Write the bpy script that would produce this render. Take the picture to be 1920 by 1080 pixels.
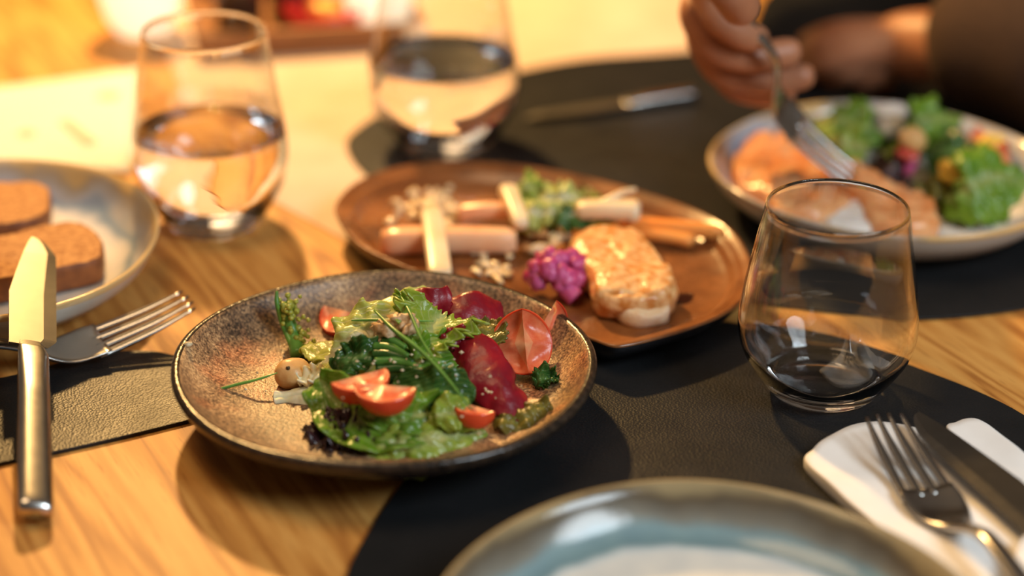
import bpy, bmesh, math, random
from mathutils import Vector, Matrix, noise, Euler
random.seed(7)
C = bpy.context.scene
COL = C.collection
for o in list(bpy.data.objects): bpy.data.objects.remove(o)
PI = math.pi

# ------------------------------------------------------------------ camera
F_PX = 3850.0; PITCH = math.radians(25.7); ROLL = math.radians(0.7)
DIST = 1.157
CAMLOC = Vector((0, -DIST*math.cos(PITCH), DIST*math.sin(PITCH)))
fwd = Vector((0, math.cos(PITCH), -math.sin(PITCH)))
up0 = Vector((0, math.sin(PITCH), math.cos(PITCH)))
rt0 = Vector((1, 0, 0))
# camera rolled counter-clockwise: picture content turns clockwise
RT = rt0*math.cos(ROLL) + up0*math.sin(ROLL)
UP = up0*math.cos(ROLL) - rt0*math.sin(ROLL)
cam_d = bpy.data.cameras.new('camera'); cam = bpy.data.objects.new('camera', cam_d); COL.objects.link(cam)
cam.matrix_world = Matrix((( RT.x, UP.x, -fwd.x, CAMLOC.x), (RT.y, UP.y, -fwd.y, CAMLOC.y), (RT.z, UP.z, -fwd.z, CAMLOC.z), (0,0,0,1)))
cam_d.sensor_width = 36; cam_d.lens = F_PX/1920*36
cam_d.clip_start = 0.02; cam_d.clip_end = 50
cam_d.dof.use_dof = True; cam_d.dof.focus_distance = 1.025; cam_d.dof.aperture_fstop = 2.3
C.camera = cam

def at(px, py, h=0.0):
    """point of the horizontal plane z = h seen at pixel (px, py) of the 1920x1080 photograph"""
    d = fwd + RT*((px-960)/F_PX) + UP*((540-py)/F_PX)
    return CAMLOC + d*((h-CAMLOC.z)/d.z)

# ------------------------------------------------------------------ light
W = bpy.data.worlds.new('room_ambience'); C.world = W; W.use_nodes = True
bg = W.node_tree.nodes['Background']; bg.inputs[0].default_value = (0.86, 0.66, 0.50, 1); bg.inputs[1].default_value = 0.12

def lamp(name, kind, loc, energy, color, size=.1, target=None):
    d = bpy.data.lights.new(name, kind); d.energy = energy; d.color = color
    if kind == 'AREA': d.shape = 'DISK'; d.size = size
    else: d.shadow_soft_size = size
    o = bpy.data.objects.new(name, d); o.location = loc
    if target is not None:
        o.rotation_euler = (Vector(target)-Vector(loc)).to_track_quat('-Z', 'Y').to_euler()
    COL.objects.link(o); return o
LAMP = lamp('warm_table_lamp', 'POINT', (-.32, .78, .72), 69, (1, .58, .20), .028)
LAMP.data.cycles.is_caustics_light = True
lamp('window_light', 'AREA', (.95, -.85, .95), 14.5, (.80, .92, 1), .6, (0.25, -.2, 0))
lamp('overhead_fill', 'AREA', (-.5, -.2, 1.9), 14, (1, .66, .36), 1.0, (-.1, .1, 0))  # added warm fill from above, no known fixture; lifts the shadows
C.view_settings.view_transform = 'Standard'; C.view_settings.look = 'None'
C.view_settings.exposure = 0; C.view_settings.gamma = 1; C.view_settings.use_curve_mapping = False

# ------------------------------------------------------------------ helpers
def tag(o, label=None, cat=None, group=None, kind=None):
    if label: o['label'] = label
    if cat: o['category'] = cat
    if group: o['group'] = group
    if kind: o['kind'] = kind
    return o

def empty(name, loc, label=None, cat=None, group=None):
    o = bpy.data.objects.new(name, None); COL.objects.link(o); o.location = loc; o.empty_display_size = .01
    return tag(o, label, cat, group)

def mk(name, verts, faces, mat, parent=None, smooth=True, slots=None, uv=None):
    me = bpy.data.meshes.new(name); me.from_pydata([tuple(v) for v in verts], [], faces)
    for m in (mat if isinstance(mat, (list, tuple)) else [mat]): me.materials.append(m)
    if slots:
        for p, s in zip(me.polygons, slots): p.material_index = s
    if uv:
        l = me.uv_layers.new(name='uv')
        for lp in me.loops: l.data[lp.index].uv = uv[lp.vertex_index]
    if smooth:
        for p in me.polygons: p.use_smooth = True
    me.update()
    o = bpy.data.objects.new(name, me); COL.objects.link(o)
    if parent is not None:
        o.parent = parent; o.matrix_parent_inverse = Matrix.Identity(4)
    return o

def local(parent, pts):
    """world points into the frame of an unrotated parent"""
    return [Vector(p)-parent.location for p in pts]

def fixn(o):
    bm = bmesh.new(); bm.from_mesh(o.data); bmesh.ops.recalc_face_normals(bm, faces=bm.faces); bm.to_mesh(o.data); bm.free(); return o

def catmull(P, n, closed=False):
    P = [Vector(p) for p in P]; out = []; m = len(P)
    segs = m if closed else m-1
    total = n if closed else n-1
    for i in range(n):
        t = i/total*segs; k = min(int(t), segs-1); f = t-k
        if closed: a, b, c, d = P[(k-1) % m], P[k % m], P[(k+1) % m], P[(k+2) % m]
        else: a, b, c, d = P[max(k-1, 0)], P[k], P[k+1], P[min(k+2, m-1)]
        out.append(.5*((2*b) + (c-a)*f + (2*a-5*b+4*c-d)*f*f + (3*b-a-3*c+d)*f**3))
    return out

def lerp1(L, t):
    x = t*(len(L)-1); k = min(int(x), len(L)-2); f = x-k
    f = f*f*(3-2*f)
    return L[k]*(1-f)+L[k+1]*f

def lathe(name, prof, mat, parent=None, seg=96, wob=None, slotf=None, loc=(0,0,0), close=False, smooth=True):
    V = []; Fc = []; S = []; n = len(prof)
    for j in range(seg):
        a = 2*PI*j/seg
        for i, (r, z) in enumerate(prof):
            rr, zz = wob(a, r, z, i) if wob else (r, z)
            V.append((rr*math.cos(a)+loc[0], rr*math.sin(a)+loc[1], zz+loc[2]))
    rng = n if close else n-1
    for j in range(seg):
        for i in range(rng):
            a = j*n+i; b = j*n+(i+1) % n; c = ((j+1) % seg)*n+(i+1) % n; d = ((j+1) % seg)*n+i
            Fc.append((a, d, c, b)); S.append(slotf(i) if slotf else 0)
    o = mk(name, V, Fc, mat, parent, smooth, S)
    bm = bmesh.new(); bm.from_mesh(o.data); bmesh.ops.remove_doubles(bm, verts=bm.verts, dist=1e-6)
    bmesh.ops.recalc_face_normals(bm, faces=bm.faces); bm.to_mesh(o.data); bm.free()
    return o

def loft(name, st, mat, parent=None, n=16, cap=True, pw=1.0, smooth=True):
    """st: list of (pos, side, normal, half width, half thickness); pw<1 gives boxier sections"""
    V = []; Fc = []
    for (p, s, nn, w, t) in st:
        for k in range(n):
            a = 2*PI*k/n; c, sn = math.cos(a), math.sin(a)
            c = math.copysign(abs(c)**pw, c); sn = math.copysign(abs(sn)**pw, sn)
            V.append(Vector(p)+Vector(s)*w*c+Vector(nn)*t*sn)
    for i in range(len(st)-1):
        for k in range(n):
            Fc.append((i*n+k, i*n+(k+1) % n, (i+1)*n+(k+1) % n, (i+1)*n+k))
    if cap:
        Fc.append(tuple(range(n-1, -1, -1))); Fc.append(tuple((len(st)-1)*n+k for k in range(n)))
    return fixn(mk(name, V, Fc, mat, parent, smooth))

def tube(name, pts, rad, mat, parent=None, n=8, steps=None):
    pts = catmull(pts, steps or max(8, len(pts)*5)); st = []
    for i, p in enumerate(pts):
        t = (pts[min(i+1, len(pts)-1)]-pts[max(i-1, 0)]).normalized()
        s = t.cross(Vector((0, 0, 1)));  s = s.normalized() if s.length > .05 else Vector((1, 0, 0))
        nn = s.cross(t); r = lerp1(rad, i/(len(pts)-1)) if isinstance(rad, (list, tuple)) else rad
        st.append((p, s, nn, r, r))
    return loft(name, st, mat, parent, n)

def mod_solid(o, t, off=0):
    m = o.modifiers.new('solid', 'SOLIDIFY'); m.thickness = t; m.offset = off; return o
def mod_bevel(o, w, seg=3, ang=30):
    m = o.modifiers.new('bevel', 'BEVEL'); m.width = w; m.segments = seg; m.limit_method = 'ANGLE'; m.angle_limit = math.radians(ang); return o
def mod_sub(o, l=1):
    m = o.modifiers.new('sub', 'SUBSURF'); m.levels = l; m.render_levels = l; return o

def slab(name, outline, z0, z1, mat, parent=None, bevel=.0006, smooth=False):
    n = len(outline); V = [Vector((p.x, p.y, z0)) for p in outline]+[Vector((p.x, p.y, z1)) for p in outline]
    Fc = [tuple(range(n-1, -1, -1)), tuple(range(n, 2*n))]+[(i, (i+1) % n, n+(i+1) % n, n+i) for i in range(n)]
    o = fixn(mk(name, V, Fc, mat, parent, smooth))
    if bevel: mod_bevel(o, bevel, 3, 50)
    return o

# ------------------------------------------------------------------ materials
MAT = {}
class NT:
    def __init__(s, name):
        s.m = bpy.data.materials.new(name); s.m.use_nodes = True; s.t = s.m.node_tree
        s.p = s.t.nodes['Principled BSDF']; MAT[name] = s.m; s._tc = None
    def n(s, kind, **kw):
        x = s.t.nodes.new(kind)
        for k, v in kw.items():
            if k in x.inputs: x.inputs[k].default_value = v
            else: setattr(x, k, v)
        return x
    def l(s, a, b): s.t.links.new(a, b)
    def co(s, which='Object'):
        if not s._tc: s._tc = s.n('ShaderNodeTexCoord')
        return s._tc.outputs[which]
    def noise(s, scale, detail=3, rough=.5, vec=None):
        x = s.n('ShaderNodeTexNoise', Scale=scale, Detail=detail, Roughness=rough); s.l(vec or s.co(), x.inputs['Vector']); return x.outputs['Fac']
    def ramp(s, fac, stops):
        x = s.n('ShaderNodeValToRGB'); e = x.color_ramp.elements
        while len(e) < len(stops): e.new(.5)
        for q, (p, c) in zip(e, stops): q.position = p; q.color = tuple(c)+(1,)
        s.l(fac, x.inputs[0]); return x.outputs[0]
    def mix(s, fac, a, b, blend='MIX'):
        x = s.n('ShaderNodeMix', data_type='RGBA', blend_type=blend)
        for sock, v in ((x.inputs[0], fac), (x.inputs[6], a), (x.inputs[7], b)):
            if isinstance(v, (int, float)): sock.default_value = v
            elif isinstance(v, tuple): sock.default_value = v+(1,) if len(v) == 3 else v
            else: s.l(v, sock)
        return x.outputs[2]
    def math(s, op, a, b=None, c=None):
        x = s.n('ShaderNodeMath', operation=op)
        for i, v in enumerate((a, b, c)):
            if v is None: continue
            if isinstance(v, (int, float)): x.inputs[i].default_value = v
            else: s.l(v, x.inputs[i])
        return x.outputs[0]
    def bump(s, h, strength=.3, dist=.001):
        x = s.n('ShaderNodeBump', Strength=strength, Distance=dist); s.l(h, x.inputs['Height']); s.l(x.outputs[0], s.p.inputs['Normal'])
    def set(s, **kw):
        for k, v in kw.items():
            i = s.p.inputs[k.replace('_', ' ')]
            if hasattr(v, 'is_linked') or isinstance(v, bpy.types.NodeSocket): s.l(v, i)
            else: i.default_value = (tuple(v)+(1,) if isinstance(v, tuple) and len(v) == 3 and i.type == 'RGBA' else v)
        return s

def simple(name, col, col2=None, rough=.5, metal=0, scale=150, bump=0, bscale=600, bdist=.0008, sss=0, spec=.5, coat=0, lo=.35, hi=.65, detail=3):
    m = NT(name)
    if col2:
        m.set(Base_Color=m.ramp(m.noise(scale, detail), [(lo, col), (hi, col2)]))
    else: m.set(Base_Color=col)
    m.set(Roughness=rough, Metallic=metal); m.p.inputs['Specular IOR Level'].default_value = spec
    if sss: m.set(Subsurface_Weight=sss); m.p.inputs['Subsurface Radius'].default_value = (.004, .002, .001); m.p.inputs['Subsurface Scale'].default_value = 1
    if coat: m.set(Coat_Weight=coat, Coat_Roughness=.08)
    if bump: m.bump(m.noise(bscale, 3), bump, bdist)
    return m.m

def wood_mat(name, c1, c2, c3, ang, sc=1.0, rough=.52):
    m = NT(name)
    mp = m.n('ShaderNodeMapping'); m.l(m.co(), mp.inputs[0])
    mp.inputs['Rotation'].default_value = (0, 0, ang)
    m.p.inputs['Specular IOR Level'].default_value = .3
    mp2 = m.n('ShaderNodeMapping'); m.l(mp.outputs[0], mp2.inputs[0]); mp2.inputs['Scale'].default_value = (7*sc, 110*sc, 60*sc)
    mp3 = m.n('ShaderNodeMapping'); m.l(mp.outputs[0], mp3.inputs[0]); mp3.inputs['Scale'].default_value = (1.2*sc, 13*sc, 13*sc)
    mp4 = m.n('ShaderNodeMapping'); m.l(mp.outputs[0], mp4.inputs[0]); mp4.inputs['Scale'].default_value = (40*sc, 700*sc, 100*sc)
    g1 = m.noise(1, 4, .6, mp2.outputs[0])
    # growth rings as warped bands
    warp = m.noise(1.3, 3, .5, mp3.outputs[0])
    rings = m.math('FRACT', m.math('MULTIPLY', warp, 14.0))
    rings = m.math('SUBTRACT', 1.0, m.math('ABSOLUTE', m.math('SUBTRACT', m.math('MULTIPLY', rings, 2.0), 1.0)))
    pores = m.noise(1, 2, .5, mp4.outputs[0])
    base = m.ramp(m.math('ADD', m.math('MULTIPLY', g1, .65), m.math('MULTIPLY', rings, .35)), [(.30, c1), (.48, c2), (.68, c3)])
    dark = m.ramp(pores, [(.60, (1, 1, 1)), (.72, (.66, .58, .5))])
    m.set(Base_Color=m.mix(1.0, base, dark, 'MULTIPLY'), Roughness=rough)
    m.bump(m.math('ADD', pores, g1), .12, .0006)
    return m.m

OAK = wood_mat('oak', (.40, .155, .032), (.60, .275, .062), (.70, .36, .095), math.radians(63))
TRAYW = wood_mat('tray_wood', (.20, .085, .03), (.30, .13, .05), (.38, .17, .07), 0, 1.5)

def leather():
    m = NT('black_leather')
    v = m.n('ShaderNodeTexVoronoi', Scale=760, feature='SMOOTH_F1'); m.l(m.co(), v.inputs['Vector'])
    v.inputs['Smoothness'].default_value = .3
    h = m.math('ADD', v.outputs['Distance'], m.math('MULTIPLY', m.noise(90, 2), .6))
    m.set(Base_Color=m.ramp(m.noise(25, 3), [(.3, (.011, .012, .013)), (.7, (.017, .017, .018))]), Roughness=m.math('ADD', .34, m.math('MULTIPLY', m.noise(60, 3), .16)))
    m.p.inputs['Specular IOR Level'].default_value = .25
    m.bump(h, .20, .0010)
    return m.m
LEATHER = leather()
LEDGE = simple('leather_edge', (.016, .015, .015), rough=.7)

def steel(name, col=(.62, .60, .57), rough=.2):
    m = NT(name)
    mp = m.n('ShaderNodeMapping'); m.l(m.co(), mp.inputs[0]); mp.inputs['Scale'].default_value = (60, 60, 60)
    m.set(Base_Color=m.ramp(m.noise(60, 3), [(.3, tuple(c*.85 for c in col)), (.7, col)]), Metallic=1.0, Roughness=m.math('ADD', rough, m.math('MULTIPLY', m.noise(180, 4), .05)))
    return m.m
STEEL = steel('brushed_steel'); BLADE = steel('satin_blade', (.25, .235, .21), .36)

def glassmats():
    m = NT('clear_glass'); m.set(Base_Color=(1, 1, 1), Roughness=0.0, Transmission_Weight=1.0, IOR=1.5)
    w = NT('water'); w.set(Base_Color=(1, 1, 1), Roughness=0.0, Transmission_Weight=1.0, IOR=1.333)
    # thin blown wall: light passes straight, fresnel reflection on top
    t = NT('thin_glass_wall'); nt = t.t
    nt.nodes.remove(t.p)
    out = [n for n in nt.nodes if n.type == 'OUTPUT_MATERIAL'][0]
    tr = t.n('ShaderNodeBsdfTransparent'); tr.inputs[0].default_value = (.975, .98, .975, 1)
    gl = t.n('ShaderNodeBsdfGlossy', Roughness=.015); fr0 = t.n('ShaderNodeLayerWeight', Blend=.5)
    class _F: outputs = [t.math('ADD', t.math('MULTIPLY', t.math('POWER', fr0.outputs['Facing'], 4.0), .75), .045)]
    fr = _F
    mx = t.n('ShaderNodeMixShader'); t.l(fr.outputs[0], mx.inputs[0]); t.l(tr.outputs[0], mx.inputs[1]); t.l(gl.outputs[0], mx.inputs[2]); t.l(mx.outputs[0], out.inputs[0])
    z = m.n('ShaderNodeSeparateXYZ'); m.l(m.co(), z.inputs[0])
    fz = m.n('ShaderNodeMapRange'); m.l(z.outputs[2], fz.inputs[0]); fz.inputs[1].default_value = .046; fz.inputs[2].default_value = .062
    fr_ = m.n('ShaderNodeMapRange'); m.l(z.outputs[2], fr_.inputs[0]); fr_.inputs[1].default_value = .0975; fr_.inputs[2].default_value = .1000
    fmix = m.math('MULTIPLY', fz.outputs[0], m.math('SUBTRACT', 1.0, fr_.outputs[0]))
    tr2 = m.n('ShaderNodeBsdfTransparent'); tr2.inputs[0].default_value = (.985, .988, .985, 1)
    gl2 = m.n('ShaderNodeBsdfGlossy', Roughness=.01); lw = m.n('ShaderNodeLayerWeight', Blend=.5)
    f2 = m.math('ADD', m.math('MULTIPLY', m.math('POWER', lw.outputs['Facing'], 4.0), .7), .05)
    mx2 = m.n('ShaderNodeMixShader'); m.l(f2, mx2.inputs[0]); m.l(tr2.outputs[0], mx2.inputs[1]); m.l(gl2.outputs[0], mx2.inputs[2])
    mx3 = m.n('ShaderNodeMixShader'); m.l(fmix, mx3.inputs[0]); m.l(m.p.outputs[0], mx3.inputs[1]); m.l(mx2.outputs[0], mx3.inputs[2])
    m.l(mx3.outputs[0], [n for n in m.t.nodes if n.type == 'OUTPUT_MATERIAL'][0].inputs[0])
    return m.m, w.m, t.m
GLASS, WATER, THIN = glassmats()

def glaze_mat():
    """reactive glaze: white well, blue-grey band, brown-tan edge, by radius on the plate"""
    m = NT('reactive_glaze')
    sx = m.n('ShaderNodeSeparateXYZ'); m.l(m.co(), sx.inputs[0])
    r = m.math('SQRT', m.math('ADD', m.math('POWER', sx.outputs[0], 2.0), m.math('POWER', sx.outputs[1], 2.0)))
    rr = m.math('ADD', r, m.math('MULTIPLY', m.math('SUBTRACT', m.noise(22, 2), .5), .012))
    f = m.math('DIVIDE', rr, .112)
    c = m.ramp(f, [(.76, (.76, .74, .67)), (.785, (.60, .65, .64)), (.81, (.17, .27, .29)), (.87, (.24, .36, .39)), (.905, (.24, .23, .19)), (.95, (.13, .10, .065)), (.975, (.36, .28, .15))])
    n2 = m.ramp(m.noise(70, 4), [(.35, (.8, .84, .9)), (.65, (1, 1, 1))])
    m.set(Base_Color=m.mix(.6, c, n2, 'MULTIPLY'), Roughness=.14)
    m.bump(m.noise(60, 2), .1, .002)
    return m.m
GLAZE = glaze_mat()
def light_glaze():
    m = NT('pale_blue_glaze')
    sx = m.n('ShaderNodeSeparateXYZ'); m.l(m.co(), sx.inputs[0])
    r = m.math('SQRT', m.math('ADD', m.math('POWER', sx.outputs[0], 2.0), m.math('POWER', sx.outputs[1], 2.0)))
    rr = m.math('ADD', r, m.math('MULTIPLY', m.math('SUBTRACT', m.noise(26, 3), .5), .03))
    f = m.math('DIVIDE', rr, .112)
    c = m.ramp(f, [(.72, (.80, .77, .72)), (.79, (.66, .66, .68)), (.84, (.24, .33, .46)), (.89, (.50, .50, .52)), (.945, (.46, .36, .24)), (.97, (.66, .45, .20))])
    m.set(Base_Color=c, Roughness=.16)
    return m.m
GLAZE2 = light_glaze()
BISQUE = simple('cream_underside', (.62, .58, .50), rough=.35)

def stone_mat():
    m = NT('speckled_stoneware')
    big = m.noise(28, 4, .6); fine = m.noise(650, 3, .7); sp = m.noise(900, 2, .5)
    c = m.ramp(m.math('ADD', m.math('MULTIPLY', fine, .6), m.math('MULTIPLY', big, .4)), [(.40, (.045, .03, .02)), (.48, (.20, .12, .065)), (.56, (.42, .26, .13)), (.64, (.70, .48, .25))])
    d = m.ramp(sp, [(.62, (1, 1, 1)), (.70, (1.6, 1.5, 1.35))])
    # reddish iron bloom
    red = m.ramp(m.noise(45, 3), [(.50, (1, 1, 1)), (.70, (1.15, .76, .66))])
    m.set(Base_Color=m.mix(1.0, m.mix(1.0, c, d, 'MULTIPLY'), red, 'MULTIPLY'), Roughness=.34)
    m.bump(fine, .32, .0009)
    return m.m
STONE = stone_mat()
DARKRIM = simple('dark_glazed_rim', (.012, .009, .007), (.05, .032, .02), rough=.25, scale=260, bump=.3, bscale=300, bdist=.001)
def platter_mat():
    m = NT('brown_glossy_glaze')
    c = m.ramp(m.noise(26, 4, .6), [(.3, (.10, .035, .012)), (.5, (.21, .075, .022)), (.7, (.34, .13, .04))])
    m.set(Base_Color=c, Roughness=m.math('ADD', .14, m.math('MULTIPLY', m.noise(40, 3), .22))); m.bump(m.noise(50, 3), .2, .002)
    return m.m
PLATTER = platter_mat()
PSIDE = simple('black_glazed_side', (.012, .012, .014), rough=.25)

def leaf_mat(name, rib, blade, edge, rough=.3, trans=.35):
    m = NT(name)
    uv = m.co('UV'); s = m.n('ShaderNodeSeparateXYZ'); m.l(uv, s.inputs[0])
    v = m.math('ABSOLUTE', m.math('SUBTRACT', s.outputs[1], .5))
    ribf = m.ramp(m.math('ADD', v, m.math('MULTIPLY', m.math('SUBTRACT', m.noise(120, 3), .5), .06)), [(.02, (1, 1, 1)), (.10, (.25, .25, .25)), (.2, (0, 0, 0))])
    # herringbone veins
    ph = m.math('SUBTRACT', m.math('MULTIPLY', s.outputs[0], 9.0), m.math('MULTIPLY', v, 9.0))
    vein = m.math('ABSOLUTE', m.math('SUBTRACT', m.math('FRACT', m.math('ADD', ph, m.math('MULTIPLY', m.noise(90, 2), .8))), .5))
    veinf = m.ramp(vein, [(.03, (.55, .55, .55)), (.12, (0, 0, 0))])
    b = m.mix(m.ramp(m.noise(110, 4, .6), [(.35, (0, 0, 0)), (.7, (1, 1, 1))]), blade, edge)
    b = m.mix(m.math('MULTIPLY', m.math('POWER', m.math('MULTIPLY', v, 2.0), 3.0), .5), b, edge)
    b = m.mix(veinf, b, rib)
    b = m.mix(ribf, b, rib)
    m.set(Base_Color=b, Roughness=rough); m.p.inputs['Specular IOR Level'].default_value = .6
    m.bump(m.math('ADD', m.math('MULTIPLY', vein, .6), m.noise(170, 4, .6)), .45, .0010)
    tl = m.n('ShaderNodeBsdfTranslucent'); m.l(b, tl.inputs[0])
    mx = m.n('ShaderNodeMixShader'); mx.inputs[0].default_value = trans
    out = [n for n in m.t.nodes if n.type == 'OUTPUT_MATERIAL'][0]
    m.l(m.p.outputs[0], mx.inputs[1]); m.l(tl.outputs[0], mx.inputs[2]); m.l(mx.outputs[0], out.inputs[0])
    return m.m
LEAF_G = leaf_mat('green_lettuce', (.40, .50, .16), (.10, .28, .018), (.25, .45, .03))
LEAF_L = leaf_mat('light_green_lettuce', (.55, .62, .25), (.24, .40, .035), (.42, .54, .06))
LEAF_P = leaf_mat('pale_lettuce_heart', (.85, .83, .62), (.66, .70, .22), (.52, .60, .10))
LEAF_D = leaf_mat('dark_green_leaf', (.16, .30, .07), (.025, .10, .02), (.06, .17, .03), .25)
LEAF_U = leaf_mat('dark_purple_leaf', (.06, .02, .02), (.018, .008, .010), (.035, .015, .018), .18, .05)
LEAF_O = leaf_mat('olive_brown_leaf', (.30, .28, .06), (.14, .13, .02), (.24, .20, .03), .3)
ONION = simple('pale_onion', (.72, .68, .42), (.80, .78, .60), rough=.5, sss=.3)
BEET = simple('beetroot', (.15, .002, .012), (.30, .006, .016), rough=.36, scale=60, bump=.4, bscale=260, bdist=.001, sss=.08)
BEETE = simple('beetroot_edge', (.42, .03, .03), (.5, .07, .04), rough=.3)
TSKIN = simple('tomato_skin', (.62, .045, .015), (.74, .09, .03), rough=.22, scale=60, sss=.25)
TFLESH = simple('tomato_flesh', (.72, .13, .05), (.85, .25, .11), rough=.3, scale=170, bump=.3, bscale=300, sss=.35)
TCORE = simple('tomato_core', (.80, .24, .10), (.85, .38, .18), rough=.35, scale=200)
CHICK = simple('chickpea_skin', (.62, .34, .12), (.72, .45, .18), rough=.38, scale=120, bump=.2, sss=.2)
NUT = simple('walnut', (.50, .30, .14), (.72, .50, .28), rough=.5, scale=300, bump=.5, bscale=500)
CRUMB = simple('crumb_bits', (.55, .42, .24), (.75, .66, .45), rough=.6, scale=500)
CHIVE = simple('chive_green', (.06, .20, .03), (.14, .34, .05), rough=.35, scale=80)
DARKSPOT = simple('dark_spot', (.05, .03, .01), rough=.5)
BREAD = simple('bread_crumb', (.36, .14, .035), (.60, .30, .10), rough=.8, scale=330, bump=.5, bscale=260, bdist=.0008)
CRUST = simple('bread_crust', (.17, .055, .018), (.28, .10, .03), rough=.6, scale=160, bump=.5, bscale=300)
NAPKIN = simple('white_napkin', (.86, .84, .81), (.90, .88, .85), rough=.85, scale=60, bump=.15, bscale=1500, bdist=.0004)
PAPER = simple('white_paper', (.82, .80, .74), rough=.7)
SALMON = simple('salmon_flesh', (.74, .26, .08), (.88, .47, .22), rough=.25, scale=85, bump=.3, bscale=200, bdist=.002, sss=.3)
SALMONB = simple('golden_fish', (.66, .25, .05), (.90, .58, .28), rough=.3, scale=190, bump=.5, bscale=170, bdist=.003, sss=.3)
FISHEND = simple('pale_fish_end', (.78, .55, .32), (.86, .70, .5), rough=.35, scale=120, bump=.5, sss=.3)
CARROT = simple('carrot', (.88, .28, .045), (.92, .38, .09), rough=.32, scale=60, sss=.25)
PINKSTK = simple('pink_pickle', (.90, .42, .20), (.94, .58, .34), rough=.28, scale=40, sss=.3)
PALESTK = simple('pale_pickle', (.84, .62, .36), (.90, .74, .50), rough=.28, scale=40, sss=.3)
MAGENTA = simple('magenta_cauliflower', (.42, .008, .12), (.72, .16, .38), rough=.3, scale=75, bump=.5, bscale=260, bdist=.002, sss=.2)
CREAM = simple('white_cream', (.82, .80, .78), rough=.4, sss=.2)
SWEETC = simple('yellow_corn', (.78, .50, .04), (.86, .62, .12), rough=.3, scale=160, sss=.2)
SAUCE = simple('dark_sauce', (.035, .012, .008), rough=.08)
SEEDP = simple('glistening_onion_relish', (.78, .52, .26), (.86, .70, .44), rough=.12, scale=160, sss=.2)
SKIN = simple('human_skin', (.38, .155, .078), (.45, .20, .105), rough=.45, scale=40, bump=.2, bscale=350, sss=.15)
NAIL = simple('fingernail', (.62, .36, .28), rough=.25)
SHIRT = simple('black_cloth', (.012, .012, .013), rough=.9)
WALL = simple('warm_plaster', (.060, .036, .022), (.07, .043, .027), rough=.9, scale=3)
FLOORM = wood_mat('floor_boards', (.07, .045, .03), (.10, .065, .04), (.13, .085, .055), 0, .3, .6)
CERAM = simple('white_ceramic', (.80, .78, .74), rough=.2)
REDM = simple('red_glaze', (.55, .02, .02), (.66, .035, .03), rough=.3, scale=40)
BOTTLE = simple('dark_bottle', (.05, .03, .02), rough=.12)
BRASS = simple('brass_cap', (.75, .5, .22), rough=.22, metal=1)

# ------------------------------------------------------------------ setting
def boxv(x0, x1, y0, y1, z0, z1):
    V = [(x, y, z) for z in (z0, z1) for y in (y0, y1) for x in (x0, x1)]
    Fc = [(0, 2, 3, 1), (4, 5, 7, 6), (0, 1, 5, 4), (2, 6, 7, 3), (0, 4, 6, 2), (1, 3, 7, 5)]
    return V, Fc
v, f = boxv(-3, 3, -2.2, 3.2, -.80, -.75); tag(mk('floor', v, f, FLOORM, smooth=False), kind='structure')
v, f = boxv(-3, 3, 3.2, 3.3, -.75, 2.2); tag(mk('wall_back', v, f, WALL, smooth=False), kind='structure')

table = empty('dining_table', (0, 0, -.75), 'golden oak dining table carrying all the plates, glasses and dark placemats', 'table')
v, f = boxv(-.95, .95, -.62, .75, .71, .75); mod_bevel(mk('tabletop', v, f, OAK, table, smooth=False), .003)
for sx in (-.88, .88):
    for sy in (-.54, .65):
        v, f = boxv(sx-.035, sx+.035, sy-.035, sy+.035, 0, .71); mod_bevel(mk('leg', v, f, OAK, table, smooth=False), .003)
v, f = boxv(-.84, .84, -.52, -.495, .63, .71); mk('apron', v, f, OAK, table, smooth=False)
v, f = boxv(-.84, .84, .605, .63, .63, .71); mk('apron', v, f, OAK, table, smooth=False)

MT = .0022
def mat_outline(px, n=140):
    return catmull([at(x, y, 0) for x, y in px], n, closed=True)
def placemat(px, label, z0=0.0, n=160, raw=None):
    o = slab('placemat', raw or mat_outline(px, n), z0+.0001, MT, [LEATHER], None, .0005)
    return tag(o, label, 'placemat', 'leather placemats')
placemat([(648, 1090), (700, 990), (760, 905), (850, 790), (960, 700), (1110, 640), (1280, 606), (1420, 618), (1560, 640), (1700, 688), (1920, 785), (2120, 960), (2160, 1200), (2000, 1420), (1600, 1500), (1100, 1460), (760, 1330), (640, 1200)],
         'black leather placemat at the front under the empty blue plate and napkin')
placemat([(650, 280), (672, 245), (740, 205), (850, 168), (960, 140), (1100, 114), (1320, 96), (1400, 65), (1450, -20), (1620, -90), (2080, 20), (2290, 250), (2280, 420), (2120, 530), (1920, 583), (1720, 603), (1560, 594), (1410, 570), (1200, 520), (980, 460), (800, 395), (690, 335)],
         'brown-black leather placemat at the far right under the salmon plate', .0009)
rn = [at(x, y, 0) for x, y in ((425, 330), (500, 372), (627, 441), (760, 508), (860, 556), (1200, 400), (1330, 140), (1345, -60), (1300, -150), (250, -150), (300, 60), (350, 200))]
tag(slab('table_runner', rn, .0001, .0008, [simple('cream_linen', (.70, .52, .38), (.76, .58, .44), rough=.9, scale=30, bump=.2, bscale=900)], None, .0002), 'pale cream cloth runner under the tray and the far glass of water', 'table runner')
# left mat: long straight near edge
raw = catmull([at(x, y, 0) for x, y in [(-420, 970), (-200, 922)]], 4)+catmull([at(x, y, 0) for x, y in [(0, 875), (130, 848), (260, 818), (385, 786), (440, 765), (470, 735), (450, 705), (400, 686), (335, 674), (280, 664), (190, 668), (100, 690), (0, 715), (-180, 740), (-420, 790)]], 90)
placemat(None, 'black leather strip mat with a straight near edge under the steak knife', raw=raw)

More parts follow.
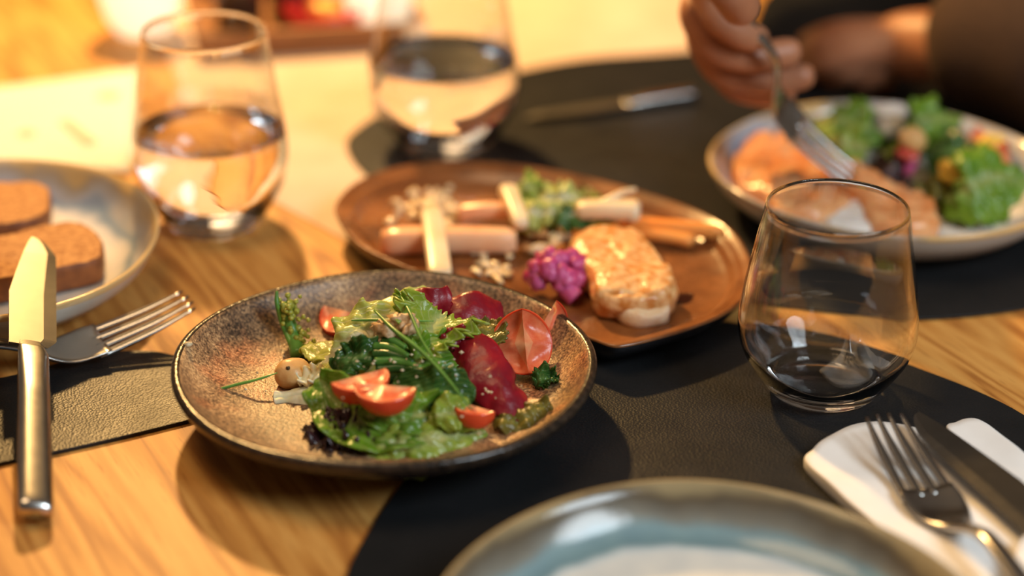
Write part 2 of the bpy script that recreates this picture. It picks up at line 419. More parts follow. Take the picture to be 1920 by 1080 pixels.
# ------------------------------------------------------------------ plates
def organic(seed, amp=.018):
    rnd = random.Random(seed); ph = [rnd.uniform(0, 6.28) for _ in range(4)]
    def wob(a, r, z, i):
        k = amp*(math.sin(2*a+ph[0])*.7+math.sin(3*a+ph[1])*.5+math.sin(5*a+ph[2])*.22)
        f = min(1, r/.11)**2
        return r*(1+k*f), z+(.0012*math.sin(3*a+ph[3])*f if z > .004 else 0)
    return wob
PROF = [(0, .0035), (.058, .0035), (.060, 0), (.064, 0), (.067, .0035), (.095, .0095), (.1065, .0195), (.1112, .0275), (.1122, .0300), (.1115, .0314), (.1096, .0310), (.1068, .0265), (.1030, .0205), (.0975, .0148), (.090, .0108), (.080, .0088), (.066, .0080), (.045, .0074), (.02, .0072), (0, .0072)]
def plate(cpx, rim_h, label, seed, mat, amp=.018, scale=1.0, rot=0):
    c = at(*cpx, rim_h); c.z = MT if True else 0
    root = empty('stoneware_plate', (c.x, c.y, MT+.0002), label, 'plate')
    root.rotation_euler.z = rot
    o = lathe('dish', [(r*scale, z) for r, z in PROF], [mat, BISQUE], root, 128, organic(seed, amp), lambda i: 1 if i < 7 else 0)
    return root
near_plate = plate((1332, 1190), .031, 'empty blue-rimmed stoneware plate with a pale centre at the bottom edge', 3, GLAZE, .016, 1.0, .4)
bread_plate = plate((-80, 446), .031, 'blue and white plate holding two slices of brown bread on the left', 5, GLAZE2, .012, 1.0)
fish_plate = plate((1662, 316), .031, 'blue-rimmed plate of salmon and salad at the far right', 11, GLAZE2, .022, .95)

# dark salad plate
SC = at(722, 686, .030)
salad_plate = empty('salad_plate', (SC.x, SC.y, MT+.0002), 'dark speckled stoneware plate holding the mixed salad in the middle', 'plate')
def swob(a, r, z, i):
    r = r*.948; f = min(1, r/.1)**3
    return r*(1+f*(.006*math.sin(2*a+1)+.004*math.sin(5*a))), z+f*.0006*math.sin(4*a+2)
SPROF = [(0, .003), (.055, .003), (.058, 0), (.064, 0), (.070, .004), (.092, .0145), (.1030, .0215), (.1078, .0252), (.1092, .0280), (.1090, .0302), (.1074, .0315), (.1048, .0312), (.1030, .0288), (.0975, .0222), (.0900, .0170), (.080, .0134), (.066, .0115), (.045, .0107), (.02, .0105), (0, .0105)]
lathe('dish', SPROF, [STONE, DARKRIM], salad_plate, 160, swob, lambda i: 1 if i < 11 else 0)

# platter with a straight side
PO = [(735, 500), (672, 466), (632, 415), (632, 385), (672, 347), (750, 320), (850, 310), (980, 318), (1120, 345), (1260, 385), (1360, 430), (1405, 490), (1408, 545), (1370, 590), (1300, 622), (1225, 645), (1165, 658), (1140, 656)]
pts = [at(x, y, .017) for x, y in PO]
ring = catmull(pts, 110)
a0, a1 = pts[-1], pts[0]
for k in range(1, 26): ring.append(a0.lerp(a1, k/26))
pc = sum(ring, Vector())/len(ring); pc.z = MT+.0002
platter = empty('serving_platter', pc, 'glossy brown platter with one straight side holding carrots and salmon', 'platter')
V = []; Fc = []; S = []
pp = [(.80, .0), (.86, 0), (.97, .010), (1.0, .0165), (.995, .0178), (.98, .0176), (.962, .0150), (.945, .0150), (.925, .0152), (.905, .0115), (.87, .0085), (.7, .0075), (.35, .007), (.0, .007)]
m = len(ring)
for s, z in pp:
    for p in ring: V.append(Vector(((p.x-pc.x)*s, (p.y-pc.y)*s, z)))
for j in range(len(pp)-1):
    for k in range(m): Fc.append((j*m+k, j*m+(k+1) % m, (j+1)*m+(k+1) % m, (j+1)*m+k)); S.append(1 if j < 3 else 0)
Fc.append(tuple(range(m-1, -1, -1))); S.append(1)
o = mk('dish', V, Fc, [PLATTER, PSIDE], platter, True, S)
bm = bmesh.new(); bm.from_mesh(o.data); bmesh.ops.remove_doubles(bm, verts=bm.verts, dist=1e-5); bmesh.ops.recalc_face_normals(bm, faces=bm.faces); bm.to_mesh(o.data); bm.free()

# ------------------------------------------------------------------ glasses
GO = [(.0, .0), (.022, .0), (.0262, .0008), (.0300, .0045), (.0360, .0130), (.0415, .0220), (.0442, .0300), (.0450, .0370), (.0446, .0450), (.0432, .0560), (.0412, .0680), (.0390, .0800), (.0366, .0930), (.0350, .1015)]
def interp_prof(P, n):
    q = catmull([(r, 0, z) for r, z in P], n); return [(max(p.x, 0), p.z) for p in q]
gp = interp_prof(GO, 60)
def glass(px, py, label, water=None, h0=MT, sc=(1, 1)):
    c = at(px, py, h0)
    root = empty('drinking_glass', (c.x, c.y, h0+.0002), label, 'glass', 'stemless drinking glasses')
    root.scale = (sc[0], sc[0], sc[1])
    def inner(z):   # inner wall radius at height z
        for (r0, z0), (r1, z1) in zip(gp, gp[1:]):
            if z0 <= z <= z1: return max(0, r0+(r1-r0)*(z-z0)/max(1e-9, z1-z0)-.0012-.006*max(0, 1-z/.02))
        return gp[-1][0]-.001
    def outer(z):
        for (r0, z0), (r1, z1) in zip(gp, gp[1:]):
            if z0 <= z <= z1: return r0+(r1-r0)*(z-z0)/max(1e-9, z1-z0)
        return gp[-1][0]
    def inner(z): return outer(z)-.0010-.0045*max(0, (.028-z)/.028)**1.6
    rb = inner(.0095); ztop = gp[-1][1]
    bowl_in = [(inner(z), z) for z in [ztop-(ztop-.0095)*k/44 for k in range(45)]]
    floor_in = [(rb*math.cos(t), .0095-.0038*math.sin(t)) for t in [PI/2*k/9 for k in range(1, 10)]]
    floor_in[-1] = (0, .0057)
    body_ = [(0, .0006), (.020, .0004), (.023, 0)]+[p for p in gp if p[0] > .024]+[(gp[-1][0]-.0005, ztop+.0006)]+bowl_in+floor_in
    lathe('bowl', body_, GLASS, root, 112)
    if water:
        zz = [.0097+(water-.0097)*k/24 for k in range(25)]
        wp = [(0, .0060)]+[(rb*math.cos(t)*.999, .0097-.0037*math.sin(t)) for t in [PI/2*k/9 for k in range(8, 0, -1)]]+[(inner(z)-.0003, z) for z in zz]
        wp += [(inner(water)-.0015, water-.0009), (inner(water)-.006, water-.0012), (0, water-.0012)]
        tag(lathe('water', wp, WATER, root, 96), 'clear still water')
    return root
glass(1541, 730, 'empty clear stemless glass at the right beside the napkin')
glass(402, 418, 'clear glass half full of water beside the bread plate', .050, .0002, (1.02, 1.19))
glass(832, 272, 'clear glass of water behind the brown platter', .053, MT, (1.09, 1.14))

# ------------------------------------------------------------------ cutlery
def frame_of(tip, end, upv=Vector((0, 0, 1))):
    x = (end-tip).normalized(); y = upv.cross(x).normalized(); z = x.cross(y)
    return x, y, z
def fork(name, tip, end, label, length=.195, flip=False, upv=Vector((0, 0, 1)), arch=1.0, hmat=STEEL):
    x, y, z = frame_of(tip, end, upv)
    root = empty(name, tip, label, 'fork', 'steel dinner forks')
    def L(u, v, w): return x*u+y*v+z*w
    zc = [(0, .0), (.015, -.0045), (.032, -.0085), (.048, -.0115), (.062, -.0122), (.074, -.009), (.086, -.0035), (.10, .0), (.13, -.002), (.165, -.008), (length, -.0125)]
    def zz(u):
        for (a, b), (c, d) in zip(zc, zc[1:]):
            if a <= u <= c:
                f = (u-a)/(c-a); return (b+(d-b)*f)*arch
        return zc[-1][1]*arch
    pts = catmull([(u, 0, w*arch) for u, w in zc], 80)
    def Z(u):
        for p, q in zip(pts, pts[1:]):
            if p.x <= u <= q.x: return p.z+(q.z-p.z)*(u-p.x)/max(1e-9, q.x-p.x)
        return pts[-1].z
    # four tines
    for k in range(4):
        st = []
        for i in range(14):
            u = .047*i/13+.0005; t = i/13
            v0 = (k-1.5)*(.0050+.0014*t)
            w = .0008+.0013*min(1, t*2.2); th = .0006+.0007*t
            st.append((L(u+.0012*abs(k-1.5), v0, Z(u)), y, z, w, th))
        loft('tine', st, hmat, root, 10, pw=.8)
    # head, neck and handle in one sweep
    st = []
    wd = [(.044, .0116), (.052, .0122), (.060, .0115), (.068, .0088), (.076, .0052), (.086, .0034), (.10, .0033), (.13, .0045), (.165, .0062), (length-.006, .0070), (length-.001, .0058), (length, .002)]
    td = [(.044, .0010), (.060, .0013), (.076, .0019), (.10, .0021), (.13, .0018), (length, .0015)]
    def I(T, u):
        for (a, b), (c, d) in zip(T, T[1:]):
            if a <= u <= c: return b+(d-b)*(u-a)/(c-a)
        return T[-1][1]
    for i in range(60):
        u = .044+(length-.044)*i/59
        st.append((L(u, 0, Z(u)), y, z, I(wd, u), I(td, u)))
    o = loft('handle', st, hmat, root, 16, pw=.75)
    # dish the head: bend sides up
    for vtx in o.data.vertices:
        p = vtx.co; u = p.dot(x); v_ = p.dot(y)
        if u < .08: vtx.co += z*(v_*v_*16*(1-max(0, (u-.05)/.03) if u > .05 else 1))
    return root

def knife(tip, end, label, bw=.0105, blen=.105, hw=.0075, ht=.0042, upv=Vector((0, 0, 1)), serr=False, side=1, lenh=None):
    x, y, z = frame_of(tip, end, upv)
    y = y*side
    Ltot = (end-tip).length
    root = empty('table_knife', tip, label, 'knife', 'steel table knives')
    N = 60; V = []; Fc = []
    for i in range(N+1):
        t = i/N; u = blen*t
        top = bw*(min(1, (t/.16))**.5)*.9-.0012*t            # cutting side
        bot = -bw*(min(1, t/.55)**.8)*.85                       # spine side
        if serr and .08 < t < .92: top += .0004*abs(math.sin(i*1.9))
        if t > .94: top *= 1-(t-.94)/.06*.38
        th = .0008*min(1, t*6)+.0002
        V += [x*u+y*top, x*u+y*(top*.72+bot*.28)+z*th, x*u+y*bot+z*(th*.9), x*u+y*bot-z*(th*.6), x*u+y*((top+bot)/2)-z*th]
    for i in range(N):
        for k in range(5): Fc.append((i*5+k, i*5+(k+1) % 5, (i+1)*5+(k+1) % 5, (i+1)*5+k))
    Fc += [(0, 1, 2, 3, 4), tuple(N*5+k for k in (4, 3, 2, 1, 0))]
    fixn(mk('blade', V, Fc, BLADE, root, smooth=False))
    st = []
    for i in range(26):
        t = i/25; u = blen-.003+(Ltot-blen+.003)*t
        a = min(1, t/.07)
        w = hw*(.80+.25*a+.10*t); h = .0014+(ht-.0014)*min(1, t/.3)**.8
        c = -bw*.12*(1-a)
        if i == 25: w *= .93; h *= .9
        st.append((x*u+y*c, y, z, w, h))
    loft('handle', st, STEEL, root, 28, pw=.7)
    return root

# ------------------------------------------------------------------ food builders
def blob(name, p, r, mat, amp=.15, fr=1.5, sub=3, seed=0, rot=(0, 0, 0), parent=None, label=None, cat=None, group=None):
    r = Vector((r, r, r)) if isinstance(r, (int, float)) else Vector(r)
    bm = bmesh.new(); bmesh.ops.create_icosphere(bm, subdivisions=sub, radius=1)
    off = Vector((seed*3.1, seed*1.7, seed*.9)); R = Euler(rot).to_matrix()
    for vt in bm.verts:
        n = noise.noise(vt.co*fr+off)*amp*2+noise.noise(vt.co*fr*2.7+off)*amp*.6
        q = vt.co*(1+n); q = Vector((q.x*r.x, q.y*r.y, q.z*r.z)); vt.co = R @ q
    me = bpy.data.meshes.new(name); bm.to_mesh(me); bm.free(); me.materials.append(mat)
    for f_ in me.polygons: f_.use_smooth = True
    o = bpy.data.objects.new(name, me); COL.objects.link(o); o.location = p
    if parent is not None: o.parent = parent; o.location = Vector(p)-parent.location
    return tag(o, label, cat, group)

def leaf(name, sp, w, mat, label=None, cat='salad leaf', roll=(0, 0), cup=.2, ruf=(.002, 5), jag=0, jf=14, shape='oval', nu=44, nv=16, thick=.0007, seed=0, parent=None, group=None, crinkle=.0008, rib=True):
    """a bent blade along spine points (world), half width w"""
    base = Vector(sp[0]); P = catmull(sp, nu); rnd = random.Random(seed)
    p1, p2 = rnd.uniform(0, 6), rnd.uniform(0, 6)
    V = []; UV = []
    for i, p in enumerate(P):
        t = i/(nu-1)
        T = (P[min(i+1, nu-1)]-P[max(i-1, 0)]).normalized()
        S = T.cross(Vector((0, 0, 1))); S = S.normalized() if S.length > .08 else Vector((1, 0, 0))
        S = Matrix.Rotation(lerp1(list(roll), t), 3, T) @ S
        N = S.cross(T)
        if shape == 'oval': ww = math.sin(PI*(t*.94+.03))**.6
        elif shape == 'spoon': ww = .18+.82*max(0, math.sin(PI*min(1, t**1.5*.97)))**.7 if t > .0 else .18
        elif shape == 'strip': ww = min(1, t*9+.35, (1-t)*9+.35)
        elif shape == 'tip': ww = (1-t)**.6*.95+.03
        elif shape == 'fan': ww = .15+.85*min(1, t*1.25)**.9*(1 if t < .85 else max(.15, 1-(t-.85)*4.5))
        for j in range(nv+1):
            v = j/nv*2-1
            e = abs(v)
            wj = w*ww*(1+(jag*(abs(math.sin(t*jf*PI+p1+(.9 if v > 0 else 0)))-.5)*e**3)+.12*math.sin(t*7+p2+(2 if v > 0 else 0)))
            if shape == 'fan' and jag and t > .8: pass
            q = p+S*v*wj+N*(cup*v*v*w*ww)
            q += N*(ruf[0]*e*e*math.sin(t*ruf[1]*2*PI+p1+(1.7 if v > 0 else 0)))
            nz = noise.noise(Vector((q.x*160+seed, q.y*160, q.z*160)))*crinkle*2+noise.noise(Vector((q.x*380+seed, q.y*380, 3)))*crinkle
            if rib: nz -= .0009*math.exp(-(v*5)**2)
            if jag and i == nu-1: q += T*(jag*.5*w*(abs(math.sin(v*9+p1))-.5))
            V.append(q+N*nz-base); UV.append((t, (v+1)/2))
    Fc = [(i*(nv+1)+j, i*(nv+1)+j+1, (i+1)*(nv+1)+j+1, (i+1)*(nv+1)+j) for i in range(nu-1) for j in range(nv)]
    o = mk(name, V, Fc, mat, None, True, uv=UV); o.location = base
    if parent is not None: o.parent = parent; o.location = base-parent.location
    mod_solid(o, thick)
    return tag(o, label, cat if parent is None else None, group)

def wedge(p, R, half, rot, label, scale=(1, 1, 1), group='tomato wedges on the dark plate', hollow=.0, cat='tomato wedge'):
    """tomato wedge: skin, two cut faces of flesh; edge of the lune up +z before rotation"""
    root = empty('tomato_wedge', p, label, cat, group); E = Euler([math.radians(a) for a in rot]).to_matrix()
    def X(v): return E @ Vector((v[0]*scale[0], v[1]*scale[1], v[2]*scale[2]))
    na, nb = 14, 20; V = []; Fc = []
    # skin: a from -half..half, b pole to pole along y axis
    for i in range(na+1):
        a = -half+2*half*i/na
        for j in range(nb+1):
            b = PI*j/nb; k = 1+.03*math.sin(3*a+2*b)
            V.append(X((R*k*math.sin(b)*math.sin(a), -R*math.cos(b), -R*k*math.sin(b)*math.cos(a))))
    for i in range(na):
        for j in range(nb): Fc.append((i*(nb+1)+j, (i+1)*(nb+1)+j, (i+1)*(nb+1)+j+1, i*(nb+1)+j+1))
    mod_solid(mk('skin', V, Fc, TSKIN, root), .0007, 1)
    V = []; Fc = []; S = []; nr = 10
    for sgn in (-1, 1):
        b0 = len(V)
        for i in range(nr+1):
            f = i/nr
            for j in range(nb+1):
                b = PI*j/nb; k = 1+.03*math.sin(3*sgn*half+2*b)
                rr = R*math.sin(b)*f*k
                dent = .0016*math.sin(PI*f)*abs(math.sin(b*2))*(1+hollow*3)
                a = sgn*half; n_ = Vector((math.cos(a)*sgn, 0, math.sin(a)*sgn))
                V.append(X(Vector((rr*math.sin(a), -R*math.cos(b)*(.55+.45*f), -rr*math.cos(a)-(1-f)*R*hollow*.2))-n_*dent))
        for i in range(nr):
            for j in range(nb):
                q = (b0+i*(nb+1)+j, b0+(i+1)*(nb+1)+j, b0+(i+1)*(nb+1)+j+1, b0+i*(nb+1)+j+1)
                Fc.append(q if sgn > 0 else q[::-1]); S.append(1 if i < 3 else 0)
    mk('flesh', V, Fc, [TFLESH, TCORE], root, True, S)
    return root

def chive(px, label, r=.0009, mat=None):
    pts = [at(*p) for p in px]; base = pts[0].copy()
    o = tube('chive', [p-base for p in pts], [r*.5, r, r, r*.8, r*.3], mat or CHIVE, None, 8, 26); o.location = base
    return tag(o, label, 'chive', 'chives on the salad')

def stick(name, a, b, w, t, mat, label, cat='pickled vegetable', end=.85, group=None, roll=0):
    base = (a+b)/2; x = (b-a).normalized(); y = Vector((0, 0, 1)).cross(x).normalized(); z = x.cross(y)
    st = []
    for i in range(15):
        f = i/14; e = min(1, .72+f*6, .72+(1-f)*6)
        bend = .0012*math.sin(PI*f)
        st.append((a.lerp(b, f)-base+z*bend, y, z, w*e*(1+(end-1)*f), t*e*(1+(end-1)*f*.6)))
    o = loft(name, st, mat, None, 16, pw=.6); o.location = base
    return tag(o, label, cat, group)

# ------------------------------------------------------------------ napkin and cutlery on the right
def px_out(px, h, n): return catmull([at(x, y, h) for x, y in px], n, closed=True)
def cloth(name, px, z0, z1, parent, mat, label=None, seed=0, n=120, wav=.0008, rings=14):
    """folded cloth with rounded swollen edges, filled between an outline and its core"""
    out = px_out(px, (z0+z1)/2, n); c = sum(out, Vector())/n
    V = []; Fc = []; zm = (z0+z1)/2; th = (z1-z0)/2
    prof = [(1-.010*(1-math.cos(a)), math.sin(a)) for a in [-PI/2, -PI/4, 0, PI/4, PI/2]]+[(s, 1) for s in (.93, .85, .72, .58, .44, .3, .15, .02)]
    for s, k in prof:
        for p in out:
            q = c+(p-c)*s; wv = noise.noise(Vector((q.x*38+seed, q.y*38, 0)))*wav*(1 if k > .5 else 0)
            V.append(Vector((q.x, q.y, zm+th*k+wv*2))-parent.location)
    m_ = len(out)
    for j in range(len(prof)-1):
        for k in range(m_): Fc.append((j*m_+k, j*m_+(k+1) % m_, (j+1)*m_+(k+1) % m_, (j+1)*m_+k))
    Fc.append(tuple(range(m_-1, -1, -1))); Fc.append(tuple((len(prof)-1)*m_+k for k in range(m_)))
    o = fixn(mk(name, V, Fc, mat, parent)); return tag(o, label)
nc = at(1750, 960, MT)
nap = empty('napkin', nc, 'folded white cloth napkin lying on the front placemat under fork and knife', 'napkin')
cloth('folded_layer', [(1509, 872), (1522, 852), (1550, 828), (1590, 806), (1640, 800), (1700, 806), (1745, 826), (1800, 880), (1880, 960), (2000, 1080), (2080, 1200), (1960, 1280), (1850, 1200), (1740, 1085), (1650, 1000), (1570, 932)], MT+.0003, MT+.0065, nap, NAPKIN)
cloth('folded_flap', [(1774, 811), (1790, 797), (1812, 789), (1838, 794), (1880, 825), (1990, 925), (2150, 1080), (2240, 1240), (2120, 1260), (2000, 1120), (1900, 970), (1822, 865)], MT+.0003, MT+.0055, nap, NAPKIN, seed=4)
cloth('folded_corner', [(1905, 1040), (1930, 1015), (1990, 1030), (2060, 1110), (2040, 1190), (1960, 1180), (1905, 1100)], MT+.0066, MT+.015, nap, NAPKIN, seed=9)

ft = at(1653, 774, .0235)
fork('dinner_fork', ft, at(1915, 1082, .0245), 'steel fork lying tines up on the white napkin', .195).scale = (1.18,)*3
knife(at(1722, 772, .0185), at(2085, 1105, .0135), 'serrated steel knife lying beside the fork on the white napkin', bw=.0130, blen=.128, serr=True, side=-1, upv=Vector((.1, -.3, 1)).normalized())
fork('dinner_fork', at(362, 560, .0235), at(-150, 672, .026), 'steel fork pointing right between the bread plate and the dark salad plate', .195, arch=1.15, upv=Vector((-.1, -.25, 1)).normalized()).scale = (1.14,)*3
knife(at(60, 444, .047), at(66, 962, .0085), 'steel steak knife propped on the rim of the bread plate', bw=.0142, blen=.098, hw=.0072, ht=.0045, side=1, upv=Vector((.30, -.05, 1)).normalized())
knife(at(985, 222, MT+.003), at(1300, 172, MT+.006), 'steel knife lying on the far placemat behind the platter', bw=.009, blen=.075, hw=.006, ht=.0035)

# ------------------------------------------------------------------ bread
def bread(px, h0, h1, label, seed):
    out = px_out(px, h1, 90); c = sum(out, Vector())/90; c.z = h0
    root = empty('bread_slice', c, label, 'bread', 'brown bread slices')
    V = []; Fc = []; n = 90
    rows = [(0, 1.0, 0), (.35, 1.01, 0), (.7, 1.01, 0), (.93, 1.0, 0), (1.0, .975, 0), (1.0, .9, 1), (1.0, .75, 1), (1.0, .55, 1), (1, .35, 1), (1, .15, 1), (1, .02, 1)]
    for k, s, _ in rows:
        for p in out:
            q = (p-c)*s; nz = noise.noise(Vector((q.x*300+seed, q.y*300, k*4)))*.0007
            V.append(Vector((q.x+nz, q.y+nz, (h1-h0)*k+(nz if k == 1 else 0))))
    for j in range(4):
        for k in range(n): Fc.append((j*n+k, j*n+(k+1) % n, (j+1)*n+(k+1) % n, (j+1)*n+k))
    fixn(mk('crust', V[:5*n], Fc, CRUST, root))
    Fc = []
    for j in range(len(rows)-5):
        for k in range(n): Fc.append((j*n+k, j*n+(k+1) % n, (j+1)*n+(k+1) % n, (j+1)*n+k))
    Fc.append(tuple((len(rows)-5)*n+k for k in range(n)))
    mk('crumb', V[4*n:], Fc, BREAD, root)
bread([(-140, 352), (-60, 345), (10, 341), (62, 340), (90, 352), (93, 372), (86, 398), (40, 415), (-30, 422), (-120, 424), (-180, 400), (-175, 365)], .0125, .0250, 'slice of brown bread at the back of the blue and white plate', 1)
bread([(-150, 470), (-60, 452), (20, 438), (70, 424), (130, 415), (168, 424), (190, 446), (192, 470), (180, 486), (120, 500), (40, 515), (-50, 530), (-140, 540), (-180, 510)], .0125, .0265, 'slice of brown bread under the steak knife tip', 2)

# ------------------------------------------------------------------ salad on the dark plate
def at(x, y, h=0, _a=at): return _a(x, y, max(h, .0148))
B = .0105
leaf('lettuce_leaf', [at(810, 560, .040), at(745, 592, .045), at(690, 622, .042), at(630, 660, .033), at(582, 696, .017)], .0215, LEAF_P, 'pale yellow-green lettuce leaf at the back left of the salad', roll=(-.5, -.55), cup=-.35, ruf=(.004, 3), seed=2, crinkle=.0016, nu=60, nv=24)
leaf('lettuce_leaf', [at(672, 690, .022), at(640, 662, .027), at(602, 640, .022), at(570, 650, .014)], .012, LEAF_P, 'short cream-coloured lettuce rib at the left of the pale leaf', roll=(.3, .3), cup=-.5, ruf=(.002, 3), seed=12, crinkle=.0016)
leaf('lettuce_leaf', [at(745, 592, .043), at(758, 578, .045), at(770, 566, .047)], .0085, LEAF_L, 'yellow frilly lettuce tip behind the walnut', roll=(1.0, .7), cup=.2, ruf=(.003, 5), jag=.5, jf=9, shape='fan', seed=33)
leaf('lettuce_leaf', [at(782, 672, .036), at(795, 645, .042), at(812, 615, .045), at(832, 585, .047)], .0205, LEAF_L, 'jagged bright green lettuce leaf standing at the back of the salad', roll=(.15, .3), cup=.3, ruf=(.0035, 4), jag=.5, jf=13, shape='fan', seed=5, crinkle=.0009, nu=60, nv=28)
leaf('lettuce_leaf', [at(760, 690, .032), at(800, 672, .037), at(850, 645, .037)], .012, LEAF_G, 'small green leaf with yellow edge below the jagged leaf', roll=(.7, .9), cup=.3, ruf=(.003, 4), jag=.3, jf=8, seed=15)
leaf('lettuce_leaf', [at(622, 694, .030), at(655, 678, .036), at(695, 662, .040), at(725, 654, .038)], .0085, LEAF_D, 'dark green leaf beneath the pale lettuce', roll=(.7, .8), cup=.5, ruf=(.0016, 7), seed=6, crinkle=.002)
leaf('lettuce_leaf', [at(598, 706, .032), at(618, 740, .027), at(655, 776, .024), at(710, 792, .024), at(775, 794, .023), at(830, 786, .019)], .0155, LEAF_G, 'long dark green lettuce leaf curling up at the front left', roll=(.8, .8, .6), cup=.55, ruf=(.0022, 5), seed=7, shape='oval', crinkle=.0016, nu=70, nv=24)
leaf('lettuce_leaf', [at(680, 752, .029), at(740, 778, .027), at(805, 774, .026), at(858, 750, .026)], .0120, LEAF_G, 'glossy green lettuce leaf below the front tomatoes', roll=(.75, .85), cup=.3, ruf=(.0022, 4), seed=8, crinkle=.0018, nv=22)
leaf('lettuce_leaf', [at(672, 822, .018), at(730, 832, .019), at(800, 824, .020), at(868, 812, .018), at(912, 810, .0135)], .0155, LEAF_L, 'broad light green lettuce leaf at the front edge of the salad', roll=(.55, .6, .5), cup=-.4, ruf=(.0025, 3), seed=9, crinkle=.0014, nu=70, nv=26)
leaf('lettuce_leaf', [at(815, 782, .028), at(858, 772, .028), at(900, 790, .021)], .010, LEAF_L, 'small bright green leaf in front of the red beetroot', roll=(.7, .7), cup=-.3, ruf=(.0025, 4), seed=19, crinkle=.002)
leaf('lettuce_leaf', [at(738, 718, .031), at(790, 728, .033), at(850, 740, .030), at(885, 756, .025)], .012, LEAF_D, 'olive green lettuce leaf behind the front tomatoes', roll=(.8, .8), cup=.3, ruf=(.002, 4), seed=10, crinkle=.0016)
leaf('purple_leaf', [at(578, 800, .0135), at(620, 806, .017), at(655, 812, .018), at(685, 820, .016)], .0115, LEAF_U, 'crinkled dark purple salad leaf at the front left', roll=(.5, .5), cup=.3, ruf=(.004, 7), jag=.4, jf=9, seed=11, crinkle=.0035)
leaf('purple_leaf', [at(612, 826, .0125), at(650, 832, .014), at(700, 838, .0135)], .008, LEAF_U, 'scrap of dark purple leaf touching the front rim of the dark plate', roll=(.4, .4), cup=.3, ruf=(.003, 6), jag=.4, seed=14, crinkle=.003)
leaf('purple_leaf', [at(662, 796, .018), at(672, 812, .017), at(682, 828, .0145)], .009, LEAF_U, 'dark purple leaf tucked beneath the long green lettuce leaf', roll=(.2, .2), cup=.3, ruf=(.003, 6), seed=24, crinkle=.003)
leaf('olive_leaf', [at(905, 652, .031), at(912, 625, .034), at(918, 600, .036)], .0105, LEAF_O, 'round olive-brown leaf between beetroot and tomato', roll=(.1, .2), cup=.35, ruf=(.0015, 4), jag=.15, seed=13, crinkle=.0016)
leaf('lettuce_leaf', [at(925, 786, .0190), at(965, 790, .0195), at(1005, 774, .021), at(1030, 752, .023)], .0085, LEAF_O, 'pale translucent leaf at the right beneath the red beetroot', roll=(.4, .4), cup=-.5, ruf=(.002, 4), seed=16, crinkle=.0018)
leaf('herb_leaf', [at(1004, 724, .018), at(1022, 708, .021), at(1048, 712, .020)], .0055, LEAF_D, 'small dark herb leaf at the right beside the large tomato', roll=(.5, .5), cup=.3, ruf=(.003, 5), jag=.3, seed=17, crinkle=.003)
leaf('lettuce_leaf', [at(835, 650, .028), at(870, 690, .026), at(905, 740, .020)], .02, LEAF_D, 'dark green leaf in the middle beneath the beetroot', roll=(.3, .3), cup=-.3, seed=18)
leaf('lettuce_leaf', [at(650, 740, .016), at(740, 700, .026), at(830, 690, .026), at(900, 720, .018)], .022, LEAF_D, 'dark green leaf at the bottom of the salad mound', roll=(.3, .3), cup=-.4, seed=28)
leaf('lettuce_leaf', [at(590, 690, .014), at(700, 640, .024), at(800, 620, .028), at(900, 620, .020)], .022, LEAF_G, 'green lettuce leaf under the pale leaf at the back', roll=(-.1, -.1), cup=-.4, seed=29)
# sliced green stems
for k, (a, b) in enumerate([((703, 650, .042), (765, 668, .041)), ((700, 664, .040), (775, 680, .039)), ((704, 678, .038), (790, 690, .037)), ((706, 694, .035), (800, 700, .034)), ((712, 640, .041), (760, 652, .042))]):
    A, Bv = at(*a), at(*b); base = (A+Bv)/2
    o = tube('green_stem', [A-base, (A+Bv)/2-base+Vector((0, 0, .002)), Bv-base], [.0024, .0022, .0015], LEAF_D if k % 2 else CHIVE, None, 8, 14); o.location = base
    tag(o, ['short green stem at the centre of the salad under the long chive', 'second green stem from the top in the central bundle', 'middle green stem of the central bundle', 'lowest and longest green stem of the central bundle', 'topmost green stem beside the walnut'][k], 'vegetable stem', 'green stems in the salad')
# broccolini
br = empty('broccolini', at(552, 668, B), 'upright yellow-green broccolini floret at the left of the salad', 'broccoli')
def pr(o, par): o.parent = par; o.location = o.location-par.location; return o
S1 = [at(560, 668, .014), at(550, 628, .020), at(538, 590, .030), at(532, 566, .036)]
pr(tube('stalk', S1, [.0042, .0038, .0030, .0020], CHIVE, None, 10), br)
for o in [br.children[0]]: pass
pr(tube('stem', [at(556, 664, .013), at(532, 612, .024), at(520, 572, .036), at(519, 546, .042)], [.0022, .0016, .0013, .0008], CHIVE, None, 8), br)
rnd = random.Random(4)
BROC = simple('broccolini_green', (.20, .25, .03), (.42, .42, .06), rough=.35, scale=300)
for k in range(80):
    t = rnd.random(); p = catmull(S1, 40)[int(6+t*33)]
    blob('bud', p+Vector((rnd.gauss(.0025, .0024), rnd.gauss(-.001, .0018), rnd.gauss(.001, .0016))), rnd.uniform(.0010, .0019), BROC, .2, 2, 2, k, parent=br)

blob('chickpea', at(549, 700, .0195), (.0092, .0084, .0078), CHICK, .05, 1.1, 4, 2, label='round beige chickpea with a dark spot at the left of the salad', cat='chickpea', rot=(0, 0, .5))
cp = [o for o in bpy.data.objects if o.name == 'chickpea'][0]
blob('dark_spot', at(540, 690, .0255), .0011, DARKSPOT, .1, 1, 2, 1, parent=cp)
leaf('onion_slice', [at(513, 748, .0125), at(550, 743, .015), at(590, 738, .017), at(630, 728, .017)], .0052, ONION, 'thin pale onion slice lying left of the salad', roll=(.4, .6), cup=-.3, ruf=(.0008, 2), shape='strip', seed=3, thick=.0016, cat='onion', crinkle=.0005)
leaf('onion_slice', [at(562, 716, .019), at(590, 706, .023), at(618, 700, .024)], .006, ONION, 'crinkled cream onion piece beside the chickpea', roll=(.3, .6), cup=.5, ruf=(.002, 4), seed=4, thick=.0012, cat='onion', crinkle=.0016)
